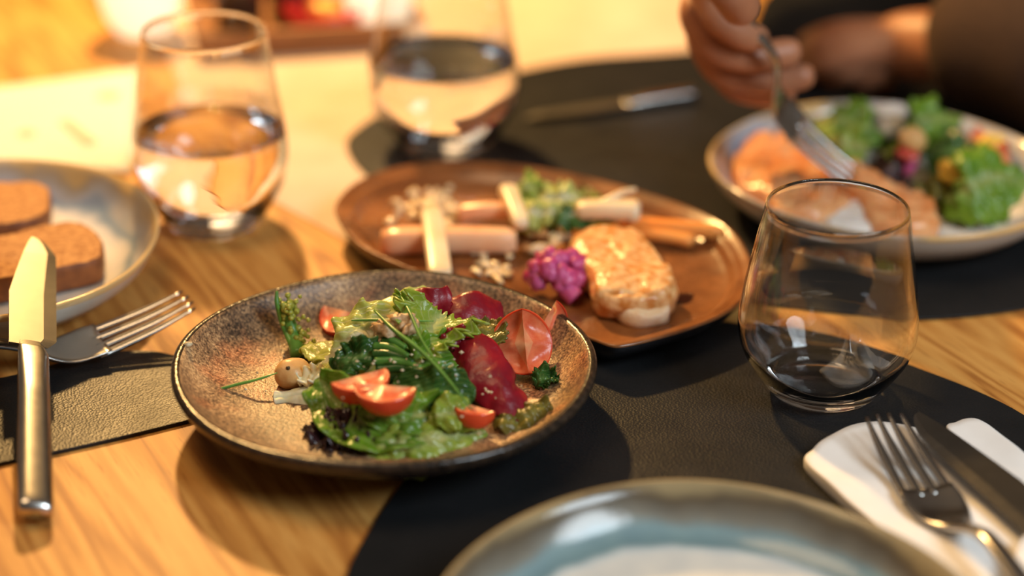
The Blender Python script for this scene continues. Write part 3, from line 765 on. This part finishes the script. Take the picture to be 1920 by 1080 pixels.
# tomatoes
wedge(at(643, 582, .024), .0125, .55, (0, 40, 62), 'tomato wedge standing against the back of the pale lettuce', (1.0, .95, 1.25))
wedge(at(672, 704, .043), .0142, .62, (0, 52, 122), 'left tomato wedge of the two at the front centre', (1, 1.05, 1))
wedge(at(722, 722, .0435), .0142, .8, (0, 42, 82), 'right tomato wedge of the two at the front centre', (1.0, 1.05, 1.05))
wedge(at(893, 762, .028), .0105, .95, (0, 50, 60), 'small orange-red tomato piece in front of the beetroot', (.95, 1, 1.1))
wedge(at(985, 640, .034), .0160, 1.0, (52, 0, 10), 'large tomato wedge at the right of the salad', (1.15, 1.05, 1.15), hollow=.5)
wedge(at(1018, 606, .031), .0125, .45, (50, 0, -50), 'pointed tomato tip standing behind the large wedge', (1, 1.1, 1.2))
# beetroot
bs = dict(cat='beetroot slice', shape='strip', rib=False, group='beetroot slices on the dark plate')
leaf('beetroot_slice', [at(845, 640, .037), at(872, 668, .036), at(905, 700, .033), at(950, 730, .028), at(985, 752, .021)], .0130, BEET, 'large folded dark red beetroot slice at the front right of the salad', roll=(.45, .8, .45, .45, .3), cup=-.38, ruf=(.0018, 2), seed=1, thick=.0028, crinkle=.0004, nu=60, nv=22, **bs)
leaf('beetroot_slice', [at(765, 576, .042), at(805, 564, .047), at(846, 560, .046)], .0065, BEET, 'beetroot slice standing at the very back of the salad', roll=(.9, 1.2), cup=-.2, ruf=(.0012, 2), seed=2, thick=.0022, crinkle=.0004, **bs)
leaf('beetroot_slice', [at(832, 596, .036), at(866, 590, .038), at(905, 592, .036), at(942, 606, .030)], .0120, BEET, 'beetroot slice leaning behind the olive leaf', roll=(.75, .8), cup=-.25, ruf=(.0014, 2), seed=3, thick=.0022, crinkle=.0004, **bs)
leaf('beetroot_slice', [at(846, 655, .037), at(858, 636, .040), at(885, 640, .038)], .007, BEET, 'small upright beetroot fold beside the jagged leaf', roll=(.6, .9), cup=.4, seed=4, thick=.0022, crinkle=.0004, **bs)
# chives
chive([(395, 734, .0165), (440, 722, .0185), (480, 712, .021), (520, 699, .023)], 'chive reaching left over the dark plate', .00085)
chive([(702, 582, .052), (740, 620, .052), (785, 655, .049), (830, 700, .044), (885, 769, .034)], 'longest chive running down across the salad', .00115)
chive([(659, 601, .046), (700, 600, .048), (760, 601, .050), (813, 602, .049)], 'chive lying level across the top of the salad', .0008)
chive([(752, 556, .056), (770, 590, .055), (792, 640, .051), (820, 680, .047)], 'thin chive crossing the long one near the walnut', .0009)
# walnut pieces and crumbs
for k, (x, y, h, r, lb) in enumerate([(752, 604, .050, .0062, 'walnut piece on top of the salad beside the chives'), (768, 613, .049, .0048, 'smaller walnut piece right of the top one'), (722, 618, .046, .0062, 'pale crumbly walnut piece left of the chives'), (738, 634, .043, .0036, 'walnut crumb below the two top pieces'), (715, 634, .042, .0035, 'walnut crumb at the left below the pale piece')]):
    blob('walnut_piece', at(x, y, h), (r*1.25, r*.8, r*.75), NUT, .35, 2.2, 3, k+3, (0, 0, k*1.1), label=lb, cat='nut', group='walnut pieces on the salad')
rnd = random.Random(12)
cr = empty('nut_crumbs', at(740, 680, B), 'fine nut crumbs sprinkled over the salad and dark plate', 'crumbs')
V = []; Fc = []
for k in range(150):
    if k < 70: x, y, h = rnd.gauss(770, 60), rnd.gauss(650, 35), .041
    elif k < 90: x, y, h = rnd.gauss(880, 60), rnd.gauss(720, 40), .030
    else:
        a = rnd.uniform(0, 6.28); q = rnd.uniform(.3, .85); x, y, h = 722+375*q*math.cos(a), 700+150*q*math.sin(a), .0105
        if abs(x-770) < 190: continue
    p = at(x, y, h)-cr.location; r = rnd.uniform(.0004, .0012); b0 = len(V)
    for d in ((1, 0, 0), (-1, 0, 0), (0, 1, 0), (0, -1, 0), (0, 0, 1), (0, 0, -1)): V.append(p+Vector(d)*r*rnd.uniform(.6, 1.3))
    for t in ((0, 2, 4), (2, 1, 4), (1, 3, 4), (3, 0, 4), (2, 0, 5), (1, 2, 5), (3, 1, 5), (0, 3, 5)): Fc.append(tuple(b0+i for i in t))
o = mk('crumb', V, Fc, CRUMB, cr, smooth=False); o['kind'] = 'stuff'
cr['kind'] = 'stuff'
blob('bread_crumb', at(352, 646, .034), (.0022, .0018, .0016), CRUMB, .3, 2, 2, 5, label='crumb sitting on the left rim of the dark plate', cat='crumb')

at = at.__defaults__[1]
# ------------------------------------------------------------------ food on the platter
PB = .0095
stick('pickled_stick', at(715, 452, PB+.0075), at(968, 452, PB+.0075), .0082, .0075, PINKSTK, 'thick pink-orange pickled stick lying level across the platter')
stick('pickled_stick', at(808, 392, PB+.017), at(826, 520, PB+.010), .0062, .0028, PALESTK, 'pale flat pickled stick crossing over the pink one', end=1.1)
stick('pickled_stick', at(860, 400, PB+.008), at(960, 396, PB+.012), .0055, .005, PINKSTK, 'short pink pickled stick behind the level one')
stick('pickled_stick', at(950, 352, PB+.020), at(978, 424, PB+.014), .0055, .0038, PALESTK, 'short pale stick leaning beside the green leaves')
stick('pickled_stick', at(1080, 394, PB+.018), at(1200, 396, PB+.020), .0065, .005, PALESTK, 'pale yellow wedge at the back right of the platter salad', end=1.2)
stick('carrot_stick', at(1165, 424, PB+.008), at(1358, 436, PB+.008), .0052, .0048, CARROT, 'orange carrot stick pointing right on the platter', cat='carrot', end=.75)
stick('carrot_stick', at(1180, 432, PB+.006), at(1300, 452, PB+.005), .0075, .004, CARROT, 'flat orange carrot piece under the carrot stick', cat='carrot', end=.7)
o = tube('bean_sprout', [p-at(1120, 384, .03) for p in (at(1110, 388, .03), at(1140, 376, .034), at(1165, 362, .037), at(1190, 356, .036))], [.0022, .0024, .002, .0016], PALESTK, None, 8, 20); o.location = at(1120, 384, .03); tag(o, 'thin pale sprout curling up at the right of the platter greens', 'sprout')
for k, (sp, w, mt, lb) in enumerate([
    ([at(950, 372, .020), at(985, 352, .032), at(1030, 358, .030)], .012, LEAF_L, 'yellow-green leaf at the left of the platter greens'),
    ([at(1000, 378, .026), at(1050, 366, .034), at(1100, 376, .028)], .012, LEAF_P, 'pale yellow leaf arching over the platter greens'),
    ([at(1025, 412, .020), at(1065, 404, .027), at(1110, 398, .025)], .009, LEAF_D, 'dark green leaf at the front of the platter greens'),
    ([at(960, 408, .018), at(1000, 398, .027), at(1050, 402, .025)], .010, LEAF_P, 'pale leaf in front of the yellow-green leaf on the platter'),
    ([at(1080, 398, .022), at(1120, 388, .028), at(1160, 396, .020)], .010, LEAF_L, 'light green leaf behind the salmon on the platter'),
    ([at(1090, 350, .030), at(1110, 372, .032), at(1112, 410, .022)], .004, LEAF_O, 'narrow curved stem leaf in the platter greens')]):
    leaf('salad_leaf', sp, w, mt, lb, roll=(.7, .7), cup=-.3, ruf=(.003, 4), seed=40+k, crinkle=.002, jag=.2)
blob('onion_slice', at(1072, 402, .025), (.0075, .004, .004), ONION, .2, 1.5, 3, 6, label='white onion piece between the platter greens', cat='onion')
# cauliflower: a stem and many florets
cf = empty('cauliflower_floret', at(1044, 530, PB), 'magenta pickled cauliflower floret at the front of the platter', 'cauliflower')
rnd = random.Random(9); ctr = at(1044, 512, PB+.012)
tube('stem', [v_-cf.location for v_ in (at(1080, 560, PB+.004), at(1050, 530, PB+.010), at(1030, 505, PB+.013))], [.0055, .005, .006], MAGENTA, cf, 10)
for k in range(34):
    a = rnd.uniform(0, 6.28); e = rnd.uniform(-.3, 1.4)
    d = Vector((math.cos(a)*math.cos(e)*1.15, math.sin(a)*math.cos(e)*.9, math.sin(e)*.85))
    blob('curd', ctr+d*.0115, rnd.uniform(.0040, .0062), MAGENTA, .3, 2.3, 2, k, parent=cf)
# fish
def slab_food(name, px, z0, z1, mat, label, cat, seed, wav=.002, n=70, group=None):
    out = px_out(px, z1, n); c = sum(out, Vector())/n; c.z = z0; V = []; Fc = []
    rows = [(.9, 0), (.98, .15), (1.0, .45), (.985, .75), (.94, .93), (.86, 1.0), (.7, 1.02), (.5, 1.04), (.3, 1.05), (.12, 1.05), (.01, 1.05)]
    for s, k in rows:
        for p in out:
            q = (p-c)*s; nz = noise.noise(Vector((q.x*75+seed, q.y*75, k)))*wav*k+noise.noise(Vector((q.x*230+seed, q.y*230, 1)))*wav*.35*k
            V.append(Vector((q.x+nz*.5, q.y+nz*.5, (z1-z0)*k+nz)))
    for j in range(len(rows)-1):
        for k in range(n): Fc.append((j*n+k, j*n+(k+1) % n, (j+1)*n+(k+1) % n, (j+1)*n+k))
    Fc.append(tuple(range(n-1, -1, -1))); Fc.append(tuple((len(rows)-1)*n+k for k in range(n)))
    o = fixn(mk(name, V, Fc, mat)); o.location = c; return tag(o, label, cat, group)
slab_food('fish_piece', [(1075, 430), (1130, 418), (1190, 425), (1222, 450), (1250, 490), (1272, 520), (1250, 545), (1190, 545), (1120, 540), (1105, 500), (1070, 470)], PB, PB+.019, SALMONB, 'golden cooked fish piece with a flaky top on the platter', 'fish', 3, .0032)
slab_food('fish_piece', [(1110, 515), (1150, 508), (1210, 512), (1262, 520), (1272, 538), (1240, 555), (1170, 560), (1118, 548)], PB+.006, PB+.016, SALMONB, 'smaller golden fish piece folded over the front of the larger', 'fish', 8, .003)
slab_food('fish_piece', [(1140, 548), (1190, 540), (1240, 548), (1255, 565), (1250, 582), (1195, 590), (1160, 578)], PB, PB+.009, FISHEND, 'pale flaky fish end nearest the platter edge', 'fish', 5, .003)
for k, (x, y, rx, ry, lb) in enumerate([(1228, 600, .011, .005, 'dark sauce drop in front of the fish'), (1275, 560, .009, .008, 'dark sauce spot right of the fish'), (1190, 590, .010, .004, 'dark sauce streak under the pale fish end')]):
    blob('sauce_drop', at(x, y, PB), (rx, ry, .0012), SAUCE, .25, 1.2, 3, k, label=lb, cat='sauce', group='dark sauce drops on the platter')
rnd = random.Random(21)
rl = empty('onion_relish', at(808, 385, PB), 'glistening pile of chopped pale onion relish at the back of the platter', 'relish')
for k in range(60):
    x, y = rnd.gauss(808, 30), rnd.gauss(388, 16); h = PB+.002+max(0, .011-abs(x-808)/4200-abs(y-388)/2200)*rnd.uniform(.5, 1)
    blob('onion_bit', at(x, y, h), (rnd.uniform(.0025, .006), rnd.uniform(.0018, .003), rnd.uniform(.0015, .0025)), SEEDP, .25, 2, 2, k, (0, rnd.uniform(-.4, .4), rnd.uniform(0, 3)), parent=rl)
r2 = empty('onion_relish', at(925, 500, PB), 'scattered pale onion bits left of the magenta cauliflower', 'relish')
for k in range(20):
    blob('onion_bit', at(rnd.gauss(925, 28), rnd.gauss(500, 20), PB+.002), (rnd.uniform(.0025, .006), rnd.uniform(.0015, .0025), .0014), SEEDP if k % 2 else PALESTK, .25, 2, 2, k+70, (0, 0, rnd.uniform(0, 3)), parent=r2)
for k in range(14):
    blob('onion_bit', at(rnd.gauss(1030, 22), rnd.gauss(447, 10), PB+.004), (rnd.uniform(.003, .007), .003, .003), SEEDP if k % 2 else BREAD, .25, 2, 2, k+90, (0, 0, rnd.uniform(0, 3)), parent=r2)

# ------------------------------------------------------------------ food on the far right plate
FB = .0105
fg = 'smoked salmon slices on the far plate'
slab_food('salmon_slice', [(1372, 300), (1390, 262), (1430, 240), (1470, 238), (1520, 262), (1560, 300), (1555, 340), (1480, 368), (1420, 350), (1385, 330)], FB, FB+.014, SALMON, 'folded salmon slice at the left of the far plate', 'salmon', 11, .006, group=fg)
slab_food('salmon_slice', [(1440, 350), (1480, 325), (1540, 320), (1590, 335), (1600, 365), (1560, 392), (1500, 396), (1450, 384)], FB, FB+.013, SALMON, 'salmon slice seen through the empty glass rim', 'salmon', 12, .005, group=fg)
slab_food('salmon_slice', [(1530, 290), (1580, 290), (1640, 318), (1680, 345), (1660, 365), (1600, 350), (1550, 325)], FB+.006, FB+.018, SALMON, 'salmon strip under the tines of the held fork', 'salmon', 13, .004, group=fg)
slab_food('salmon_slice', [(1610, 348), (1660, 332), (1710, 345), (1750, 375), (1765, 405), (1735, 420), (1680, 420), (1630, 400)], FB, FB+.014, SALMON, 'salmon slice at the front right of the far plate', 'salmon', 14, .004, group=fg)
slab_food('cream_dollop', [(1540, 400), (1570, 378), (1610, 372), (1650, 385), (1662, 410), (1620, 425), (1570, 424)], FB, FB+.009, CREAM, 'white cream dollop in front of the salmon', 'cream', 15, .003)
L = [([at(1525, 235, .020), at(1560, 222, .035), at(1610, 235, .036), at(1650, 262, .026)], .016, LEAF_G, 'green leaf at the back left of the far salad'),
     ([at(1540, 280, .020), at(1580, 268, .034), at(1625, 285, .030)], .015, LEAF_L, 'yellow-green leaf beside the held fork'),
     ([at(1600, 235, .026), at(1612, 215, .040), at(1630, 200, .044)], .010, LEAF_G, 'small upright green leaf near the white onion'),
     ([at(1690, 262, .025), at(1715, 232, .042), at(1760, 222, .042), at(1800, 245, .028)], .017, LEAF_G, 'tall green leaf behind the chickpea'),
     ([at(1740, 300, .025), at(1780, 280, .036), at(1830, 290, .030)], .016, LEAF_D, 'dark green leaf in the middle of the far salad'),
     ([at(1770, 385, .016), at(1815, 352, .034), at(1870, 330, .036), at(1920, 345, .026)], .024, LEAF_G, 'large crinkled green leaf at the front right of the far plate'),
     ([at(1700, 378, .016), at(1750, 362, .022), at(1800, 350, .026)], .012, LEAF_O, 'olive green leaf behind the front salmon slice'),
     ([at(1640, 300, .020), at(1665, 322, .024), at(1700, 338, .018)], .012, LEAF_U, 'dark red leaf in the middle of the far salad'),
     ([at(1665, 280, .026), at(1690, 305, .026), at(1705, 330, .018)], .007, LEAF_L, 'narrow yellow-green leaf beside the dark red leaf'),
     ([at(1640, 250, .020), at(1690, 255, .022), at(1750, 262, .020), at(1850, 270, .016)], .024, LEAF_D, 'dark leaf under the far salad')]
for k, (sp, w, mt, lb) in enumerate(L):
    leaf('salad_leaf', sp, w, mt, lb, roll=(.8, .8), cup=-.35, ruf=(.004, 4), seed=60+k, crinkle=.003, jag=.2, group='leaves on the far plate')
for k, (x, y, h, r, mt, nm, lb, ct) in enumerate([
    (1710, 262, .040, (.0085, .0075, .0075), CHICK, 'chickpea', 'golden chickpea on top of the far salad', 'chickpea'),
    (1860, 268, .030, (.011, .009, .006), SWEETC, 'yellow_pepper_piece', 'yellow pepper piece at the right of the far salad', 'pepper'),
    (1790, 318, .034, (.013, .010, .007), SWEETC, 'yellow_pepper_piece', 'yellow pepper piece above the crinkled green leaf', 'pepper'),
    (1560, 292, .026, (.008, .006, .005), SWEETC, 'yellow_pepper_piece', 'small yellow piece next to the held fork', 'pepper'),
    (1668, 212, .030, (.013, .008, .006), CREAM, 'white_cheese_piece', 'white cheese piece at the back of the far salad', 'cheese'),
    (1672, 238, .028, (.009, .007, .006), CREAM, 'white_cheese_piece', 'smaller white cheese piece in front of the back one', 'cheese'),
    (1545, 222, .024, (.013, .007, .005), PINKSTK, 'pink_radish_piece', 'pink radish piece at the back left beside the fork', 'radish'),
    (1798, 245, .024, (.012, .006, .004), PINKSTK, 'pink_radish_piece', 'pink radish piece at the back right of the far salad', 'radish'),
    (1702, 292, .032, (.008, .006, .005), BEETE, 'red_radish_piece', 'red radish piece under the chickpea', 'radish'),
    (1706, 312, .026, (.004, .004, .008), MAGENTA, 'pickled_onion_piece', 'pink pickled onion piece in the middle of the far salad', 'onion')]):
    blob(nm, at(x, y, h), r, mt, .2, 1.5, 3, k+20, (0, .2, k*.7), label=lb, cat=ct)
wedge(at(1825, 262, .028), .0095, .6, (50, 0, -30), 'small tomato wedge at the back right of the far plate', group=None)
wedge(at(1895, 298, .030), .0115, .7, (60, 10, 30), 'tomato wedge at the right edge of the far plate', group=None)
blob('carrot_slice', at(1645, 152, .008), (.0115, .006, .006), CARROT, .12, 1.3, 3, 3, label='orange carrot piece lying behind the far plate rim', cat='carrot')

# ------------------------------------------------------------------ things at the far left
def sheet(name, px, label, cat, h=.0, t=.0004, mat=PAPER):
    n = len(px); out = [at(x, y, h) for x, y in px]; c = sum(out, Vector())/n
    V = []; N = 16
    for i in range(N+1):
        for j in range(N+1):
            u, v_ = i/N, j/N
            p = out[0].lerp(out[1], u).lerp(out[3].lerp(out[2], u), v_)
            V.append(p-c+Vector((0, 0, .0006+.0008*math.sin(u*5+v_*3)**2)))
    Fc = [(i*(N+1)+j, (i+1)*(N+1)+j, (i+1)*(N+1)+j+1, i*(N+1)+j+1) for i in range(N) for j in range(N)]
    o = mk(name, V, Fc, mat); o.location = c; mod_solid(o, t); return tag(o, label, cat)
menu = sheet('paper_menu', [(-330, 205), (262, 132), (246, 328), (-330, 278)], 'white printed paper sheet lying at the left behind the bread plate', 'paper', .0005)
# faint printed marks: thin inked strokes (flat print)
PRINT = simple('faint_print', (.62, .55, .40), rough=.8)
for (a, b, w_) in [((120, 225), (172, 268), .004), ((185, 177), (222, 179), .007), ((40, 245), (60, 252), .005)]:
    A, Bv = at(a[0], a[1], .0026), at(b[0], b[1], .0026); d = (Bv-A).normalized(); s_ = Vector((-d.y, d.x, 0))*w_
    V = [A-s_-menu.location, Bv-s_-menu.location, Bv+s_-menu.location, A+s_-menu.location]; mk('print_mark', V, [(0, 1, 2, 3)], PRINT, menu, smooth=False)

cup = at(268, 60, 0)
c1 = empty('candle_holder', (cup.x, cup.y, .0005), 'glowing frosted candle glass at the top left behind the tall water glass', 'candle')
GLOW = NT('glowing_frosted_glass'); GLOW.set(Base_Color=(.8, .72, .6), Roughness=.4, Emission_Color=(1, .80, .52), Emission_Strength=1.1); GLOW = GLOW.m
CP = [(0, .001), (.016, .001), (.018, 0), (.020, .002), (.026, .012), (.031, .03), (.034, .055), (.035, .07), (.0338, .0705), (.0325, .07), (.0315, .055), (.0285, .03), (.022, .010), (.0, .006)]
lathe('frosted_glass', CP, GLOW, c1, 64)
lathe('candle', [(0, .0065), (.019, .011), (.024, .020), (.0262, .030), (0, .030)], CERAM, c1, 40)
# wooden tray with its contents
T0, T1 = at(372, 118, 0), at(800, 92, 0)
tx = (T1-T0).normalized(); tyv = Vector((-tx.y, tx.x, 0)); tl = (T1-T0).length
tray = empty('wooden_tray', (T0.x, T0.y, .0004), 'reddish-brown wooden tray at the top behind the two water glasses', 'tray')
tray.rotation_euler.z = math.atan2(tx.y, tx.x)
def tb(name, x0, x1, y0, y1, z0, z1):
    v, f = boxv(x0, x1, y0, y1, z0, z1); mod_bevel(mk(name, v, f, TRAYW, tray, smooth=False), .0012)
tb('tray_base', 0, tl, 0, .14, 0, .005); tb('side_board', 0, tl, 0, .007, .005, .020); tb('side_board', 0, tl, .133, .14, .005, .020)
tb('side_board', 0, .007, .0072, .1328, .005, .020); tb('side_board', tl-.007, tl, .0072, .1328, .005, .020)
def tp(u, v_): return T0+tx*u+tyv*v_
def bottle(p, r, h, mat, cap, label, cat='bottle'):
    root = empty('small_bottle', p, label, cat)
    lathe('bottle_body', [(0, 0), (r*.9, 0), (r, .002), (r, h*.6), (r*.85, h*.72), (r*.42, h*.82), (r*.4, h*.93), (0, h*.93)], mat, root, 48)
    lathe('cap', [(0, h*.92), (r*.48, h*.92), (r*.5, h*.99), (r*.44, h), (0, h)], cap, root, 40)
bottle(tp(.035, .05)+Vector((0, 0, .0058)), .018, .095, BOTTLE, BRASS, 'small dark bottle at the left end of the wooden tray')
bottle(tp(.075, .075)+Vector((0, 0, .0058)), .015, .085, BOTTLE, BRASS, 'narrow dark bottle beside the red dish on the tray')
rd = empty('red_dish', tp(.098, .040)+Vector((0, 0, .0058)), 'red dish standing on the wooden tray', 'dish')
lathe('dish_body', [(0, 0), (.018, 0), (.028, .008), (.031, .020), (.0295, .0203), (.026, .010), (.016, .004), (0, .004)], REDM, rd, 64)
bl = blob('lemon_piece', tp(.098, .040)+Vector((0, 0, .0215)), (.012, .010, .007), SWEETC, .15, 1.4, 3, 2, label='yellow piece of food resting in the red dish', cat='fruit')
c2 = empty('tealight_cup', tp(tl-.028, .045)+Vector((0, 0, .0058)), 'glowing low candle cup at the right end of the wooden tray', 'candle')
lathe('cup_body', [(0, 0), (.020, 0), (.024, .004), (.0255, .034), (.0245, .035), (.022, .030), (0, .028)], GLOW, c2, 56)
tube('wick', [Vector((0, 0, .028)), Vector((0, .0005, .034)), Vector((.001, 0, .040))], .0007, DARKSPOT, c2)

# ------------------------------------------------------------------ the diner: two forearms and hands, black shirt
person = empty('person', (.40, .72, -.30), 'person in a black shirt holding a fork over the far right plate', 'person')
class Skin:
    def __init__(s): s.v = []; s.e = []; s.r = []; s.root = []
    def chain(s, pts, rad, sub=3, start=None):
        P = catmull(pts, (len(pts)-1)*sub+1); first = True; prev = start
        for i, p in enumerate(P):
            if i == 0 and start is not None: continue
            s.v.append(p); s.r.append(lerp1(list(rad), i/(len(P)-1))); k = len(s.v)-1
            if prev is not None: s.e.append((prev, k))
            elif first: s.root.append(k)
            prev = k; first = False
        return prev
    def build(s, name, mat, parent, lv=2):
        bm = bmesh.new(); lay = bm.verts.layers.skin.verify(); vs = [bm.verts.new(Vector(p)-parent.location) for p in s.v]
        for a, b in s.e: bm.edges.new((vs[a], vs[b]))
        for k, vt in enumerate(vs): vt[lay].radius = (s.r[k], s.r[k]); vt[lay].use_root = k in s.root
        me = bpy.data.meshes.new(name); bm.to_mesh(me); bm.free(); me.materials.append(mat)
        o = bpy.data.objects.new(name, me); COL.objects.link(o); o.parent = parent
        m1 = o.modifiers.new('skin', 'SKIN'); m1.use_smooth_shade = True; mod_sub(o, lv)
        return o
sk = Skin()
# right arm: shoulder, elbow, wrist, palm
wr = at(1385, -190, .150); el = Vector((wr.x-.03, wr.y+.215, .150)); sh = Vector((.205, .76, .42))
hip = Vector((.41, .99, -.15)); mid = Vector((.41, .95, .08)); chest = Vector((.41, .86, .31)); neck = Vector((.41, .79, .43))
b0 = sk.chain([hip, mid, chest, neck], (.13, .14, .125, .055), 2)
ci = 4; um = el.lerp(sh, .5)+Vector((-.01, 0, .01))
pr1 = at(1372, -60, .140)
wk = sk.chain([chest, sh, um, el, wr.lerp(el, .45), wr, wr.lerp(pr1, .6), pr1], (.09, .06, .047, .042, .036, .026, .029, .026), 3, start=ci)
wl = at(1835, 92, .052); pl = at(1660, 84, .036); ell = at(2080, 110, .062); um2 = Vector((.64, .66, .22))
sk.chain([chest, Vector((.61, .78, .42)), um2, ell, wl.lerp(ell, .5)+Vector((0, 0, .008)), wl, wl.lerp(pl, .6), pl], (.09, .06, .046, .044, .040, .029, .028, .021), 3, start=ci)
# palms
pr1 = at(1372, -60, .140)
K = [at(1318, -28, .147), at(1300, 22, .130), at(1312, 70, .108), at(1335, 108, .090)]
# fingers: knuckle, middle joint, last joint, tip
FG = [([K[0], at(1350, 40, .132), at(1400, 70, .121), at(1436, 74, .116)], (.0115, .0105, .0095, .0085)),
      ([K[1], at(1335, 92, .110), at(1410, 110, .102), at(1505, 92, .106)], (.0115, .0108, .0100, .0092)),
      ([K[2], at(1345, 136, .088), at(1430, 152, .084), at(1532, 140, .090)], (.0110, .0105, .0098, .0088)),
      ([K[3], at(1375, 165, .070), at(1435, 178, .066), at(1490, 172, .072)], (.0100, .0092, .0086, .0078)),
      ([pr1.lerp(K[0], .2), at(1345, -50, .175), at(1372, -15, .168), at(1397, 28, .150)], (.016, .0135, .0125, .0115))]
for i_, (p, r) in enumerate(FG):
    if i_ < 4: sk.chain([wr.lerp(pr1, .35), pr1.lerp(p[0], .45)]+p, (.019, .0155)+r, 1)
    else: sk.chain([wr.lerp(pr1, .5)]+p[1:], (.017,)+r[1:], 1)
# left hand resting on the table
for a, b, c, r in [((1612, 62, .044), (1560, 66, .036), (1512, 84, .014), .0108), ((1606, 84, .042), (1548, 92, .034), (1503, 110, .013), .0110), ((1608, 105, .036), (1556, 119, .028), (1518, 134, .012), .0105), ((1622, 121, .030), (1582, 137, .022), (1552, 147, .010), .0092), ((1660, 118, .030), (1640, 138, .022), (1606, 152, .013), .0115)]:
    sk.chain([wl.lerp(pl, .55), at(*a).lerp(pl, .25), at(*b), at(*c)], (.018, r*1.3, r, r*.86), 2)
body = sk.build('body', SKIN, person)
cl = Skin()
c0 = cl.chain([hip+Vector((0, 0, -.05)), mid, chest, Vector((.41, .81, .40))], (.155, .16, .15, .08), 2)
cl.chain([chest, sh, um, el.lerp(um, .1)], (.12, .080, .068, .062), 3, start=4)
cl.chain([chest, Vector((.61, .78, .42)), um2, ell.lerp(um2, .3)], (.12, .080, .070, .066), 3, start=4)
cl.build('shirt', SHIRT, person)
sl = Skin()  # added cloth: its dark brown stands in for shade on the left forearm
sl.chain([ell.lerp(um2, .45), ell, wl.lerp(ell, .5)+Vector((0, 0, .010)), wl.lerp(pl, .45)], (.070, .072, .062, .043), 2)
tag(sl.build('arm_shade_cover', simple('arm_shade_brown', (.045, .022, .012), (.06, .03, .017), rough=.95, scale=300, bump=.3), person), 'dark brown cloth added over the forearm to stand in for shade')
# the fork held in the right hand
ft = at(1605, 338, .029)
hf = fork('held_fork', ft, at(1470, 135, .100), 'steel fork held in the hand with its tines in the salmon', .20, upv=Vector((.6, -.6, .55)).normalized(), arch=1.5)

# lamp light refracted by the glasses onto what stands around them
for o in COL.objects:
    if o.type != 'MESH': continue
    if o.name.split('.')[0] in ('bowl', 'water'): o.cycles.is_caustics_caster = True
    elif o.name.split('.')[0] in ('tabletop', 'placemat', 'folded_layer', 'folded_flap', 'table_runner', 'dish'): o.cycles.is_caustics_receiver = True
